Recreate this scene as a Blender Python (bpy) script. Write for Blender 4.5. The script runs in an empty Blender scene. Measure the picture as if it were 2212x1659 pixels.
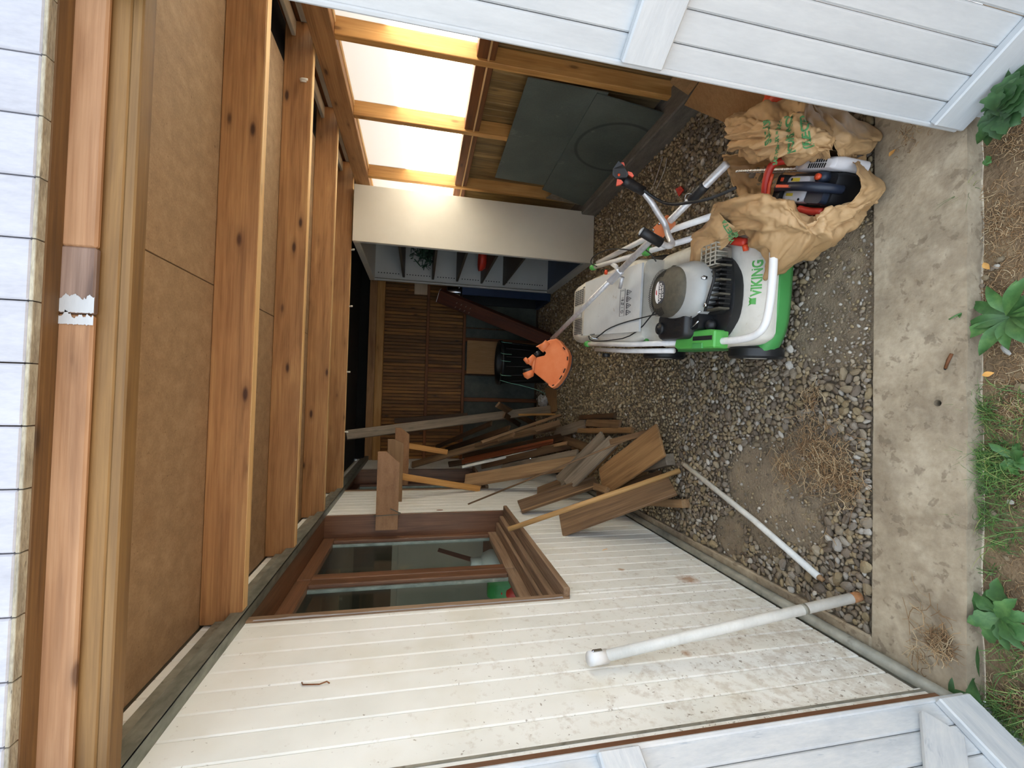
import bpy, bmesh, math, random
import numpy as np
from mathutils import Vector, Matrix, Euler, noise as mnoise
from mathutils.bvhtree import BVHTree

random.seed(7)
rng = np.random.default_rng(7)
scene = bpy.context.scene
COL = scene.collection

# ------------------------------------------------------------------ camera, sky, sun, exposure
cam_d = bpy.data.cameras.new('camera')
cam_d.sensor_fit = 'HORIZONTAL'
cam_d.sensor_width = 36.0
cam_d.lens = 935.0 / 2212.0 * 36.0
cam_d.clip_start = 0.02
cam = bpy.data.objects.new('camera', cam_d)
COL.objects.link(cam)
_y, _p, _r = math.radians(1.44), math.radians(12.03), math.radians(1.80)
_F = Vector((math.sin(_y) * math.cos(_p), math.cos(_y) * math.cos(_p), -math.sin(_p)))
_R = Vector((math.cos(_y), -math.sin(_y), 0))
_U = _R.cross(_F)
_R, _U = math.cos(_r) * _R + math.sin(_r) * _U, math.cos(_r) * _U - math.sin(_r) * _R
# the photograph was taken with the phone turned on its side: picture-right is world-down
cam.matrix_world = Matrix((
    (-_U.x, _R.x, -_F.x, 0.0), (-_U.y, _R.y, -_F.y, 0.0), (-_U.z, _R.z, -_F.z, 1.5), (0, 0, 0, 1)))
scene.camera = cam

world = bpy.data.worlds.new('sky')
scene.world = world
world.use_nodes = True
_bg = world.node_tree.nodes['Background']
_bg.inputs[0].default_value = (0.74, 0.86, 1.0, 1)
_bg.inputs[1].default_value = 0.80

sun_d = bpy.data.lights.new('sun', 'SUN')
sun_d.energy = 14.5
sun_d.angle = math.radians(1.5)
sun_d.color = (1.0, 0.92, 0.78)
sun = bpy.data.objects.new('sun', sun_d)
COL.objects.link(sun)
sun.rotation_euler = Vector((0.80, 0.16, 0.56)).to_track_quat('Z', 'Y').to_euler()

scene.view_settings.view_transform = 'Standard'
scene.view_settings.look = 'None'
scene.view_settings.gamma = 1.0
scene.view_settings.use_curve_mapping = False
scene.view_settings.exposure = 1.7
scene.cycles.max_bounces = 14
scene.cycles.diffuse_bounces = 8
scene.cycles.transparent_max_bounces = 12
scene.cycles.use_denoising = True
scene.cycles.sample_clamp_indirect = 8.0

# ------------------------------------------------------------------ materials
def lin(h):
    h = h.lstrip('#')
    o = []
    for i in (0, 2, 4):
        v = int(h[i:i + 2], 16) / 255
        o.append(v / 12.92 if v <= 0.04045 else ((v + 0.055) / 1.055) ** 2.4)
    return (*o, 1.0)

class NT:
    def __init__(s, name):
        s.m = bpy.data.materials.new(name); s.m.use_nodes = True
        s.t = s.m.node_tree; s.t.nodes.clear()
        s.out = s.n('ShaderNodeOutputMaterial')
    def n(s, ty, **k):
        x = s.t.nodes.new(ty)
        for a, b in k.items(): setattr(x, a, b)
        return x
    def l(s, a, b): s.t.links.new(a, b)
    def ramp(s, fac, stops):
        r = s.n('ShaderNodeValToRGB')
        e = r.color_ramp.elements
        while len(e) < len(stops): e.new(0.5)
        for i, (p, c) in enumerate(stops):
            e[i].position = p; e[i].color = c
        s.l(fac, r.inputs[0]); return r.outputs[0]
    def mix(s, fac, a, b, mode='MIX'):
        x = s.n('ShaderNodeMix', data_type='RGBA', blend_type=mode)
        for v, i in ((fac, 0), (a, 6), (b, 7)):
            if hasattr(v, 'is_linked'): s.l(v, x.inputs[i])
            else: x.inputs[i].default_value = v
        return x.outputs[2]
    def math(s, op, a, b=0.0):
        x = s.n('ShaderNodeMath', operation=op)
        for v, i in ((a, 0), (b, 1)):
            if hasattr(v, 'is_linked'): s.l(v, x.inputs[i])
            else: x.inputs[i].default_value = v
        return x.outputs[0]
    def coords(s, scale=(1, 1, 1), space='Object', vary=True):
        tc = s.n('ShaderNodeTexCoord')
        mp = s.n('ShaderNodeMapping'); mp.inputs['Scale'].default_value = scale
        s.l(tc.outputs[space], mp.inputs[0])
        if vary:
            oi = s.n('ShaderNodeObjectInfo')
            cb = s.n('ShaderNodeCombineXYZ')
            for i, k in enumerate((37.0, 19.0, 53.0)): s.l(s.math('MULTIPLY', oi.outputs['Random'], k), cb.inputs[i])
            s.l(cb.outputs[0], mp.inputs['Location'])
        return mp.outputs[0]
    def noise(s, vec, scale, detail=4.0, rough=0.55, dist=0.0):
        x = s.n('ShaderNodeTexNoise')
        x.inputs['Scale'].default_value = scale; x.inputs['Detail'].default_value = detail
        x.inputs['Roughness'].default_value = rough; x.inputs['Distortion'].default_value = dist
        s.l(vec, x.inputs['Vector']); return x.outputs[0]
    def rnd_value(s, col, lo, hi):
        oi = s.n('ShaderNodeObjectInfo')
        mr = s.n('ShaderNodeMapRange'); mr.inputs[3].default_value = lo; mr.inputs[4].default_value = hi
        s.l(oi.outputs['Random'], mr.inputs[0])
        h = s.n('ShaderNodeHueSaturation'); s.l(mr.outputs[0], h.inputs['Value']); s.l(col, h.inputs['Color'])
        return h.outputs[0]
    def bsdf(s, col, rough=0.6, metal=0.0, height=None, bump=0.3, dist=0.01, **k):
        b = s.n('ShaderNodeBsdfPrincipled')
        if hasattr(col, 'is_linked'): s.l(col, b.inputs['Base Color'])
        else: b.inputs['Base Color'].default_value = col
        if hasattr(rough, 'is_linked'): s.l(rough, b.inputs['Roughness'])
        else: b.inputs['Roughness'].default_value = rough
        b.inputs['Metallic'].default_value = metal
        for a, v in k.items(): b.inputs[a].default_value = v
        if height is not None:
            bp = s.n('ShaderNodeBump'); bp.inputs['Strength'].default_value = bump; bp.inputs['Distance'].default_value = dist
            s.l(height, bp.inputs['Height']); s.l(bp.outputs[0], b.inputs['Normal'])
        s.l(b.outputs[0], s.out.inputs[0])
        return b

def wood(name, dark, mid, light, rough=0.65, vary=(0.85, 1.12), knots=0.5, grain=1.0, bump=0.15):
    """long axis of the piece = local X"""
    t = NT(name)
    v = t.coords((1.3, 16 * grain, 16 * grain))
    n1 = t.noise(v, 1.6, 5, 0.6, 0.6)
    col = t.ramp(n1, [(0.28, lin(dark)), (0.5, lin(mid)), (0.75, lin(light))])
    v2 = t.coords((3, 140 * grain, 140 * grain))
    n2 = t.noise(v2, 1.0, 3, 0.6)
    col = t.mix(0.35, col, t.ramp(n2, [(0.3, lin(dark)), (0.7, lin(light))]))
    if knots:
        v3 = t.coords((2.2, 6.5, 6.5))
        vo = t.n('ShaderNodeTexVoronoi'); vo.inputs['Scale'].default_value = 1.9; t.l(v3, vo.inputs['Vector'])
        k = t.ramp(vo.outputs[0], [(0.07, (1, 1, 1, 1)), (0.14, (0.25, 0.25, 0.25, 1)), (0.27, (0, 0, 0, 1))])
        dk = lin(dark)
        col = t.mix(t.math('MULTIPLY', k, knots), col, (dk[0] * .35, dk[1] * .3, dk[2] * .3, 1))
    v4 = t.coords((1.2, 2.0, 2.0))
    st = t.noise(v4, 1.8, 3, 0.6)
    col = t.mix(t.math('MULTIPLY', t.ramp(st, [(0.5, (0, 0, 0, 1)), (0.75, (1, 1, 1, 1))]), 0.35), col, lin(dark))
    col = t.rnd_value(col, *vary)
    t.bsdf(col, rough, height=n2, bump=bump, dist=0.004)
    return t.m

def surf(name, cols, scale=6.0, stretch=(1, 1, 1), rough=0.55, metal=0.0, bump=0.1, dist=0.004, fine=0.0,
         spots=None, vary=None, space='Object', detail=5.0, **k):
    """cols: 2-3 colours over noise; spots: (colour, scale, threshold, amount)"""
    t = NT(name)
    v = t.coords(stretch, space)
    n = t.noise(v, scale, detail, 0.6)
    c = [lin(x) for x in cols]
    if len(c) == 1: c = c * 2
    ps = [0.3, 0.7] if len(c) == 2 else [0.25, 0.5, 0.75]
    col = t.ramp(n, list(zip(ps, c)))
    h = n
    if fine:
        f = t.noise(v, scale * fine, 3, 0.6)
        col = t.mix(0.25, col, t.ramp(f, [(0.3, c[0]), (0.7, c[-1])])); h = f
    for sp in (spots or []):
        sc, ss, th, am = sp
        q = t.noise(v, ss, 3, 0.65, 0.3)
        col = t.mix(t.math('MULTIPLY', t.ramp(q, [(th, (0, 0, 0, 1)), (min(1, th + 0.06), (1, 1, 1, 1))]), am), col, lin(sc))
    if vary: col = t.rnd_value(col, *vary)
    t.bsdf(col, rough, metal, height=h if bump else None, bump=bump, dist=dist, **k)
    return t.m

def island(name, stops, rough=0.8, noise_scale=30.0):
    """every loose piece of the mesh takes its own colour"""
    t = NT(name)
    g = t.n('ShaderNodeNewGeometry')
    oi = t.n('ShaderNodeObjectInfo')
    col = t.ramp(t.math('FRACT', t.math('ADD', g.outputs['Random Per Island'], oi.outputs['Random'])), [(p, lin(c)) for p, c in stops])
    n = t.noise(t.coords((1, 1, 1), 'Object', False), noise_scale, 3, 0.6)
    col = t.mix(t.math('MULTIPLY', n, 0.55), col, lin('#4a3f30'))
    t.bsdf(col, rough, height=n, bump=0.3, dist=0.003)
    return t.m

M = {}
def wall_paint():
    t = NT('painted boards')
    v = t.coords((1, 1, 1), 'Object', True)
    n = t.noise(v, 3, 4); col = t.ramp(n, [(0.25, lin('#dfdfd8')), (0.5, lin('#ebebe5')), (0.75, lin('#f1f1ed'))])
    g = t.n('ShaderNodeNewGeometry'); sx = t.n('ShaderNodeSeparateXYZ'); t.l(g.outputs['Position'], sx.inputs[0])
    pos = g.outputs['Position']
    def rng_(val, a, b):
        m = t.n('ShaderNodeMapRange'); m.inputs[1].default_value = a; m.inputs[2].default_value = b; t.l(val, m.inputs[0]); return m.outputs[0]
    # splashed dirt towards the threshold corner, specks elsewhere
    near = t.math('MULTIPLY', rng_(sx.outputs['Y'], 2.6, 0.95), rng_(sx.outputs['Z'], 1.7, 0.0))
    d1 = t.noise(pos, 26, 5, 0.7)
    d2 = t.noise(pos, 75, 3, 0.6)
    f1 = t.math('MULTIPLY', t.ramp(t.math('ADD', d1, t.math('MULTIPLY', near, 0.26)), [(0.62, (0, 0, 0, 1)), (0.78, (1, 1, 1, 1))]), 0.42)
    col = t.mix(f1, col, lin('#a9977f'))
    f2 = t.math('MULTIPLY', t.ramp(t.math('ADD', d2, t.math('MULTIPLY', near, 0.10)), [(0.70, (0, 0, 0, 1)), (0.74, (1, 1, 1, 1))]), 0.7)
    col = t.mix(f2, col, lin('#6d5a44'))
    d3 = t.noise(pos, 3.2, 3, 0.6)
    col = t.mix(t.math('MULTIPLY', t.ramp(d3, [(0.52, (0, 0, 0, 1)), (0.72, (1, 1, 1, 1))]), 0.30), col, lin('#d2c9ae'))
    for c, r in (((-0.83, 1.80, 0.26), .085), ((-0.83, 1.42, 0.33), .035), ((-0.83, 1.28, 0.62), .03), ((-0.83, 1.95, 0.52), .03)):
        ds = t.n('ShaderNodeVectorMath', operation='DISTANCE'); ds.inputs[1].default_value = c; t.l(pos, ds.inputs[0])
        q = t.math('SUBTRACT', 1.0, t.math('DIVIDE', ds.outputs['Value'], r))
        m = t.math('MULTIPLY', q, t.math('ADD', t.noise(pos, 60, 4, .7), 0.1))
        col = t.mix(t.ramp(m, [(0.20, (0, 0, 0, 1)), (0.50, (.75, .75, .75, 1))]), col, lin('#a5713c'))
    t.bsdf(col, 0.55, height=d1, bump=0.06, dist=0.003)
    return t.m
M['wall_white'] = wall_paint()
M['door_white'] = surf('white gloss paint', ['#aeb2b5', '#babdbf', '#c5c8c9'], 2.5, (1.2, 6, 6), 0.45, bump=0.12, fine=9,
                       spots=[('#8a8078', 24, 0.80, 0.5)], vary=(0.97, 1.02))
M['door_old'] = surf('worn white paint', ['#adb3b9', '#c4c8cb', '#d6d6d4'], 4, (1.5, 7, 7), 0.5, bump=0.15, fine=6,
                     spots=[('#8d99a6', 7, 0.64, 0.45), ('#7d6c5a', 30, 0.79, 0.6)], vary=(0.95, 1.03))
M['facade'] = surf('white facade paint', ['#9c9ca2', '#aaaab1', '#b6b6bc'], 3, (2, 6, 6), 0.5, bump=0.12, fine=8,
                   spots=[('#b98a5a', 3.2, 0.80, 0.5), ('#6b5a6a', 28, 0.80, 0.7)], vary=(0.97, 1.02))
M['edge_grey'] = surf('weathered edge', ['#6f675a', '#9c937f', '#bcb59f'], 14, (1, 4, 4), 0.8, bump=0.4, fine=4, spots=[('#3b332a', 20, 0.66, 0.7)])
M['lintel'] = wood('lintel timber', '#805a3c', '#aa7f5a', '#c09a76', vary=(0.95, 1.05), knots=0.9)
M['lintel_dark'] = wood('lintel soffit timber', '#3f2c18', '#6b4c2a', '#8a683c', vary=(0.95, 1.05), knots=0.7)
M['lintel_worn'] = wood('bare worn timber', '#4c3a32', '#8d7263', '#b39a8a', knots=0.2, grain=0.8)
M['rafter'] = wood('rafter pine', '#714a2b', '#a5764a', '#bf9562', vary=(0.9, 1.06), knots=1.0)
M['rafter_edge'] = wood('pale pine edge', '#b98a52', '#d8b078', '#e6c794', knots=0.3)
M['joist'] = wood('ochre joist', '#614626', '#7f5f35', '#957343', knots=0.8)
M['stud'] = wood('orange pine stud', '#9c6a34', '#c08c4a', '#d4a566', vary=(0.92, 1.08), knots=0.7)
M['stud_dark'] = wood('dark pine', '#4a2812', '#74431d', '#935a2a', vary=(0.9, 1.1), knots=0.6)
M['back_board'] = wood('stained matchboard', '#4a2b10', '#8a5a26', '#b57f3c', vary=(0.6, 1.25), knots=0.8)
M['side_board'] = wood('brown matchboard', '#5a4020', '#8d6c3c', '#b3935c', vary=(0.7, 1.2), knots=0.5)
M['mahogany'] = wood('mahogany frame', '#4c3120', '#6f4a33', '#876044', rough=0.45, vary=(0.95, 1.05), knots=0)
M['mahogany_old'] = wood('weathered mahogany', '#5a4430', '#8a6d52', '#a98f74', rough=0.8, vary=(0.95, 1.05), knots=0)
M['beam_red'] = wood('reddish brown stain', '#2b120a', '#4f2616', '#6b3820', rough=0.5, vary=(0.97, 1.03), knots=0)
M['oak'] = wood('light brown board', '#6b4c2e', '#987249', '#b08c60', vary=(0.92, 1.08), knots=0.15)
M['walnut'] = wood('brown board', '#443020', '#705438', '#8d7050', vary=(0.85, 1.15), knots=0.3)
M['greyed'] = wood('greyed board', '#5c5042', '#857764', '#a19381', vary=(0.92, 1.08), knots=0.3)
M['tan'] = wood('tan board', '#6e5034', '#95744f', '#af8f69', vary=(0.9, 1.1), knots=0.2)
M['darkwood'] = wood('dark old board', '#2a1c10', '#51381f', '#6e5031', vary=(0.7, 1.3), knots=0.3)
M['redwood'] = wood('red brown trim', '#4a1d0c', '#84401c', '#a05a2c', vary=(0.95, 1.05), knots=0)
M['ply'] = surf('thin hardboard', ['#7c5738', '#966e4a', '#a67e58'], 9, (1, 3, 3), 0.6, bump=0.05, fine=8, vary=(0.95, 1.05))
M['pale_wood'] = wood('pale clean wood', '#b59a78', '#d0b898', '#e0ccb0', knots=0)
M['pole'] = wood('turned pole', '#8a6438', '#b98f58', '#d0ab74', vary=(0.98, 1.02), knots=0)
M['chipboard'] = surf('chipboard', ['#866c4f', '#997c5c', '#ac8f6e'], 22, (1, 1, 1), 0.75, bump=0.15, fine=8,
                      spots=[('#553619', 75, 0.66, 0.55), ('#d2b084', 95, 0.68, 0.45), ('#7a5428', 2.0, 0.62, 0.25)])
M['galv'] = surf('galvanised steel', ['#62665f', '#80847b', '#9a9c92'], 14, (1, 2, 2), 0.45, metal=0.55, bump=0.05,
                 spots=[('#a8a698', 10, 0.66, 0.4)])
M['base_metal'] = surf('dull grey rail', ['#6a685d', '#8a877a', '#a09c8d'], 16, (1, 1, 1), 0.55, metal=0.2, bump=0.2, spots=[('#54483a', 12, 0.62, 0.6)])
M['concrete'] = surf('concrete', ['#7d6f5c', '#a09179', '#bfb29b'], 5.5, (1, 1, 1), 0.9, bump=0.35, dist=0.006, fine=9,
                     spots=[('#6b5b48', 5, 0.52, 0.32), ('#5a4a39', 24, 0.58, 0.42), ('#3c3127', 60, 0.71, 0.6), ('#d9cfbd', 80, 0.72, 0.5)])
M['soil'] = surf('gravelly soil', ['#736553', '#8c7d69', '#a39379'], 9, (1, 1, 1), 0.95, bump=0.8, dist=0.012, fine=10,
                 spots=[('#a79c8c', 90, 0.70, 0.7), ('#2b241c', 50, 0.66, 0.5)])
M['earth'] = surf('dry earth', ['#574632', '#79634b', '#9a8464'], 12, (1, 1, 1), 0.95, bump=0.8, dist=0.012, fine=7,
                  spots=[('#b9a582', 70, 0.68, 0.6)])
M['stone'] = island('gravel', [(0.0, '#64584b'), (0.2, '#807161'), (0.42, '#94815f'), (0.6, '#8d8275'), (0.78, '#a8946f'), (0.92, '#a49d93'), (1.0, '#d6cfc2')], 0.75)
M['stone_lit'] = island('tan window-lit gravel', [(0.0, '#74644e'), (0.25, '#998467'), (0.5, '#b19c76'), (0.75, '#bfa981'), (0.95, '#c9baa0'), (1.0, '#e0d9cb')], 0.8)  # tan far gravel, lightened so its colour carries the window light
def sheet_mat(name, ring):
    t = NT(name)
    v = t.coords((1, 1, 1), 'Object', True)
    n = t.noise(v, 3, 5); f = t.noise(v, 90, 3)
    col = t.ramp(n, [(0.25, lin('#434b46')), (0.5, lin('#535b54')), (0.75, lin('#626962'))])
    col = t.mix(0.2, col, t.ramp(f, [(0.3, lin('#434b46')), (0.7, lin('#6a716a'))]))
    sp_ = t.noise(v, 7, 3, 0.65)
    col = t.mix(t.math('MULTIPLY', t.ramp(sp_, [(0.66, (0, 0, 0, 1)), (0.72, (1, 1, 1, 1))]), 0.35), col, lin('#80827a'))
    if ring:
        g = t.n('ShaderNodeNewGeometry')
        ds = t.n('ShaderNodeVectorMath', operation='DISTANCE'); ds.inputs[1].default_value = ring[0]; t.l(g.outputs['Position'], ds.inputs[0])
        q = t.math('ABSOLUTE', t.math('SUBTRACT', ds.outputs['Value'], ring[1]))
        col = t.mix(t.ramp(q, [(0.006, (.7, .7, .7, 1)), (0.016, (0, 0, 0, 1))]), col, lin('#262d29'))
    t.bsdf(col, 0.62, height=f, bump=0.06, dist=0.003)
    return t.m
M['sheet'] = sheet_mat('grey green board', None)
M['sheet_ring'] = sheet_mat('grey green board with ring stain', ((1.70, 2.72, 0.24), 0.27))
M['plinth'] = surf('grey plinth', ['#57534c', '#6f6a61', '#858077'], 6, (1, 4, 4), 0.85, bump=0.25, fine=8)
M['panel_grey'] = surf('grey lower panel', ['#3f443f', '#51564f', '#666a60'], 4, (1, 1, 1), 0.8, bump=0.1, fine=6)
M['cabinet'] = surf('cream enamel', ['#c9c3b4', '#d0cabc', '#d8d2c5'], 2, (1, 1, 1), 0.4, bump=0.0, spots=[('#a8a293', 22, 0.78, 0.4)])
M['cabinet_in'] = surf('grey enamel', ['#b4b6b4', '#c2c4c1'], 2, (1, 1, 1), 0.45, bump=0.0)
M['shelf_dark'] = surf('dark shelf', ['#4a443c', '#5c554b'], 3, (1, 1, 1), 0.6, bump=0)
M['blue'] = surf('dark blue enamel', ['#1d2c48', '#2a3c5c'], 3, (1, 1, 1), 0.4, bump=0)
M['black_hole'] = surf('matt black', ['#0d0c0b', '#141311'], 3, (1, 1, 1), 0.9, bump=0)
M['cardboard'] = surf('cardboard', ['#8f6c45', '#a07b52', '#ab875e'], 5, (1, 12, 12), 0.85, bump=0.08, fine=4, spots=[('#6f5233', 4, 0.68, 0.4)], vary=(0.92, 1.06))
M['paper'] = surf('brown kraft paper', ['#a5835a', '#b59368', '#c0a077'], 3, (1, 1, 1), 0.6, bump=0.25, dist=0.01, fine=6, spots=[('#8f6c42', 5, 0.66, 0.25)])
M['ink'] = surf('green ink', ['#3f7a48', '#4d8a55'], 30, (1, 1, 1), 0.7, bump=0)
M['black_plastic'] = surf('black plastic', ['#17181a', '#202224'], 8, (1, 1, 1), 0.42, bump=0.04, spots=[('#5a5042', 9, 0.68, 0.5)])
M['black_clean'] = surf('black rubber', ['#131416', '#1b1c1f'], 10, (1, 1, 1), 0.5, bump=0.05)
M['navy'] = surf('dark slate plastic', ['#1b2230', '#262f40'], 8, (1, 1, 1), 0.45, bump=0.04)
M['orange'] = surf('orange plastic', ['#cc6836', '#d97a48', '#e28f62'], 5, (1, 1, 1), 0.45, bump=0.04, spots=[('#a8562c', 14, 0.68, 0.4)])
M['orange_red'] = surf('orange red plastic', ['#dc4a24', '#ee5c34'], 6, (1, 1, 1), 0.4, bump=0)
M['red'] = surf('red plastic', ['#b0281c', '#cc3a2a', '#d84a38'], 5, (1, 1, 1), 0.42, bump=0.03)
M['saw_white'] = surf('pale grey plastic', ['#c9c8cc', '#dcdbde', '#e4e3e6'], 5, (1, 1, 1), 0.4, bump=0.03, spots=[('#6b6052', 14, 0.72, 0.4)])
M['yellow'] = surf('yellow sticker', ['#d8c422', '#e6d440'], 30, (1, 1, 1), 0.5, bump=0)
M['steel'] = surf('bright steel', ['#a8a9ac', '#cfd0d3'], 12, (1, 6, 6), 0.22, metal=1.0, bump=0.02)
M['alu'] = surf('scuffed aluminium', ['#b0b0b1', '#c9c9cb', '#d6d6d8'], 10, (1, 5, 5), 0.3, metal=0.35, bump=0.04, spots=[('#6b655d', 16, 0.66, 0.5)])
M['mower_white'] = surf('dusty white plastic', ['#c2beb2', '#d4d0c5', '#dedbd2'], 4, (1, 1, 1), 0.5, bump=0.05, fine=8,
                        spots=[('#8d7760', 8, 0.64, 0.5), ('#a8957c', 22, 0.66, 0.4)])
M['mower_lid'] = surf('pale grey lid', ['#b4b6b6', '#c3c6c7', '#cfd1d1'], 4, (1, 1, 1), 0.5, bump=0.04,
                      spots=[('#86705a', 11, 0.66, 0.65), ('#9f8c74', 26, 0.66, 0.4)])
M['mower_green'] = surf('mower green', ['#37803f', '#45924c', '#529e58'], 4, (1, 1, 1), 0.42, bump=0.03, spots=[('#5a5a3a', 16, 0.72, 0.35)])
M['green_bright'] = surf('bright green plastic', ['#4a9e45', '#5cb155'], 4, (1, 1, 1), 0.4, bump=0)
M['tube_white'] = surf('white tube paint', ['#d6d6d6', '#e4e4e4', '#ececec'], 6, (1, 3, 3), 0.35, bump=0.02, spots=[('#8a7258', 18, 0.74, 0.5)])
M['pipe_white'] = surf('white painted pipe', ['#c4c3bd', '#d6d5cf', '#e2e1dc'], 8, (1, 2, 2), 0.5, bump=0.15, fine=6, spots=[('#a08b68', 9, 0.70, 0.5)])
M['rust'] = surf('rust', ['#5e3820', '#94643c', '#bfa184'], 14, (1, 1, 1), 0.85, bump=0.3)
M['engine_grey'] = surf('engine shroud', ['#8f918f', '#a4a6a4', '#b4b6b5'], 4, (1, 1, 1), 0.42, bump=0.03, spots=[('#8a7a62', 6, 0.62, 0.5)])
M['engine_olive'] = surf('dusty dark cover', ['#3c3a33', '#4f4b40', '#665f50'], 6, (1, 1, 1), 0.7, bump=0.06, fine=8)
M['white_hook'] = surf('white plastic coating', ['#dcdad0', '#e8e6de'], 8, (1, 1, 1), 0.4, bump=0)
M['print_dark'] = surf('dark print', ['#3d3f44', '#4a4c52'], 30, (1, 1, 1), 0.6, bump=0)
M['print_white'] = surf('white print', ['#e6e6e6', '#efefef'], 30, (1, 1, 1), 0.5, bump=0)
M['print_red'] = surf('red print', ['#b83030', '#c84040'], 30, (1, 1, 1), 0.5, bump=0)
M['straw'] = island('dry straw', [(0.0, '#84603c'), (0.35, '#b08a60'), (0.7, '#cfad80'), (1.0, '#e8d2aa')], 0.8, 12)
M['grass'] = island('grass', [(0.0, '#2f5a22'), (0.5, '#4d8036'), (0.85, '#7aa24e'), (1.0, '#b0b468')], 0.6, 8)
M['leaf'] = surf('weed leaf', ['#2f5228', '#416a36', '#5f8548'], 30, (1, 1, 1), 0.5, bump=0.3, dist=0.003, vary=(0.85, 1.2))
M['leaf_dark'] = surf('dark leaf', ['#223c1f', '#31522a', '#446538'], 26, (1, 1, 1), 0.5, bump=0.3, dist=0.003, vary=(0.85, 1.2))  # darker green for the lobed and drooping weeds
M['leaf_dry'] = surf('dry leaf', ['#a8743a', '#c9924a', '#d8aa66'], 20, (1, 1, 1), 0.8, bump=0.2, vary=(0.85, 1.15))
M['fascia'] = surf('pale fascia board', ['#8f887a', '#b5ad9c'], 5, (1, 6, 6), 0.7, bump=0.1)
M['rubble'] = surf('pale rubble', ['#a5a29b', '#c4c1ba', '#d9d6cf'], 14, (1, 1, 1), 0.9, bump=0.6, dist=0.01)
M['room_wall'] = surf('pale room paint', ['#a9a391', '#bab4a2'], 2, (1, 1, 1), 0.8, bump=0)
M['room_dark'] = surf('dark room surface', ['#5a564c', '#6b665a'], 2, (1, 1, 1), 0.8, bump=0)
M['tinsel'] = surf('dark green netting', ['#1f3a2a', '#2f5540'], 20, (1, 1, 1), 0.6, bump=0)
M['twine'] = surf('pale green twine', ['#6fae9a', '#88c4b0'], 20, (1, 1, 1), 0.7, bump=0)
M['bin'] = surf('black bin plastic', ['#121517', '#1a1e20'], 10, (1, 1, 1), 0.45, bump=0.04)

# thin window glass and frosted pane
_t = NT('window glass')
_tr = _t.n('ShaderNodeBsdfTransparent'); _tr.inputs[0].default_value = (0.86, 0.9, 0.86, 1)
_gl = _t.n('ShaderNodeBsdfGlossy'); _gl.inputs['Roughness'].default_value = 0.03
_lw = _t.n('ShaderNodeLayerWeight'); _lw.inputs[0].default_value = 0.5
_fc = _t.math('ADD', _t.math('MULTIPLY', _t.math('POWER', _lw.outputs['Facing'], 4.0), 0.5), 0.02)
_mx = _t.n('ShaderNodeMixShader'); _t.l(_fc, _mx.inputs[0]); _t.l(_tr.outputs[0], _mx.inputs[1]); _t.l(_gl.outputs[0], _mx.inputs[2])
_t.l(_mx.outputs[0], _t.out.inputs[0]); M['glass'] = _t.m
_t = NT('frosted translucent sheet')
_tr = _t.n('ShaderNodeBsdfTranslucent'); _tr.inputs[0].default_value = (0.93, 0.93, 0.90, 1)
_df = _t.n('ShaderNodeBsdfDiffuse'); _df.inputs[0].default_value = (0.8, 0.8, 0.76, 1)
_mx = _t.n('ShaderNodeMixShader'); _mx.inputs[0].default_value = 0.15
_t.l(_tr.outputs[0], _mx.inputs[1]); _t.l(_df.outputs[0], _mx.inputs[2]); _t.l(_mx.outputs[0], _t.out.inputs[0]); M['frosted'] = _t.m

# ------------------------------------------------------------------ object helpers
W = {}
def link(o, mat=None, parent=None, world_m=None):
    """world_m: where the object stands; parts keep that place under their parent"""
    COL.objects.link(o)
    wm = world_m if world_m is not None else Matrix()
    if parent is not None:
        o.parent = parent
        o.matrix_parent_inverse = W[parent.name].inverted()
    o.matrix_basis = wm
    W[o.name] = wm.copy()
    if mat is not None and o.type == 'MESH' and not o.data.materials:
        o.data.materials.append(mat)
    return o

def tag(o, label=None, cat=None, group=None, kind=None):
    for k, v in (('label', label), ('category', cat), ('group', group), ('kind', kind)):
        if v: o[k] = v
    return o

def thing(name, label, cat, loc=(0, 0, 0), group=None, rot=None):
    o = bpy.data.objects.new(name, None)
    o.empty_display_size = 0.05
    m = Matrix.Translation(Vector(loc))
    if rot is not None: m = m @ rot
    link(o, None, None, m)
    return tag(o, label, cat, group)

def struct(name, label=None):
    o = bpy.data.objects.new(name, None)
    link(o)
    return tag(o, label, None, None, 'structure')

def mesh(name, verts, faces, smooth=False):
    me = bpy.data.meshes.new(name)
    me.from_pydata([tuple(v) for v in verts], [], faces)
    me.update()
    if smooth:
        me.polygons.foreach_set('use_smooth', [True] * len(me.polygons))
    return me

def from_bm(bm, name, smooth=False):
    me = bpy.data.meshes.new(name)
    bmesh.ops.recalc_face_normals(bm, faces=bm.faces)
    bm.to_mesh(me); bm.free()
    if smooth: me.polygons.foreach_set('use_smooth', [True] * len(me.polygons))
    return me

_boxes = {}
def box_mesh(sx, sy, sz, bev=0.0, name='board'):
    key = (round(sx, 4), round(sy, 4), round(sz, 4), bev)
    if key in _boxes: return _boxes[key].copy()
    bm = bmesh.new()
    bmesh.ops.create_cube(bm, size=1.0)
    bmesh.ops.scale(bm, vec=(sx, sy, sz), verts=bm.verts)
    if bev > 0:
        bmesh.ops.bevel(bm, geom=list(bm.edges), offset=min(bev, 0.45 * min(sx, sy, sz)), segments=1, affect='EDGES', profile=0.7)
    me = from_bm(bm, name)
    _boxes[key] = me
    return me.copy()

def frame(x, z):
    """rotation with local X along x and local Z as near z as it can be"""
    x = Vector(x).normalized(); z = Vector(z)
    z = (z - x * z.dot(x)).normalized()
    y = z.cross(x)
    return Matrix(((x.x, y.x, z.x, 0), (x.y, y.y, z.y, 0), (x.z, y.z, z.z, 0), (0, 0, 0, 1)))

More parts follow.
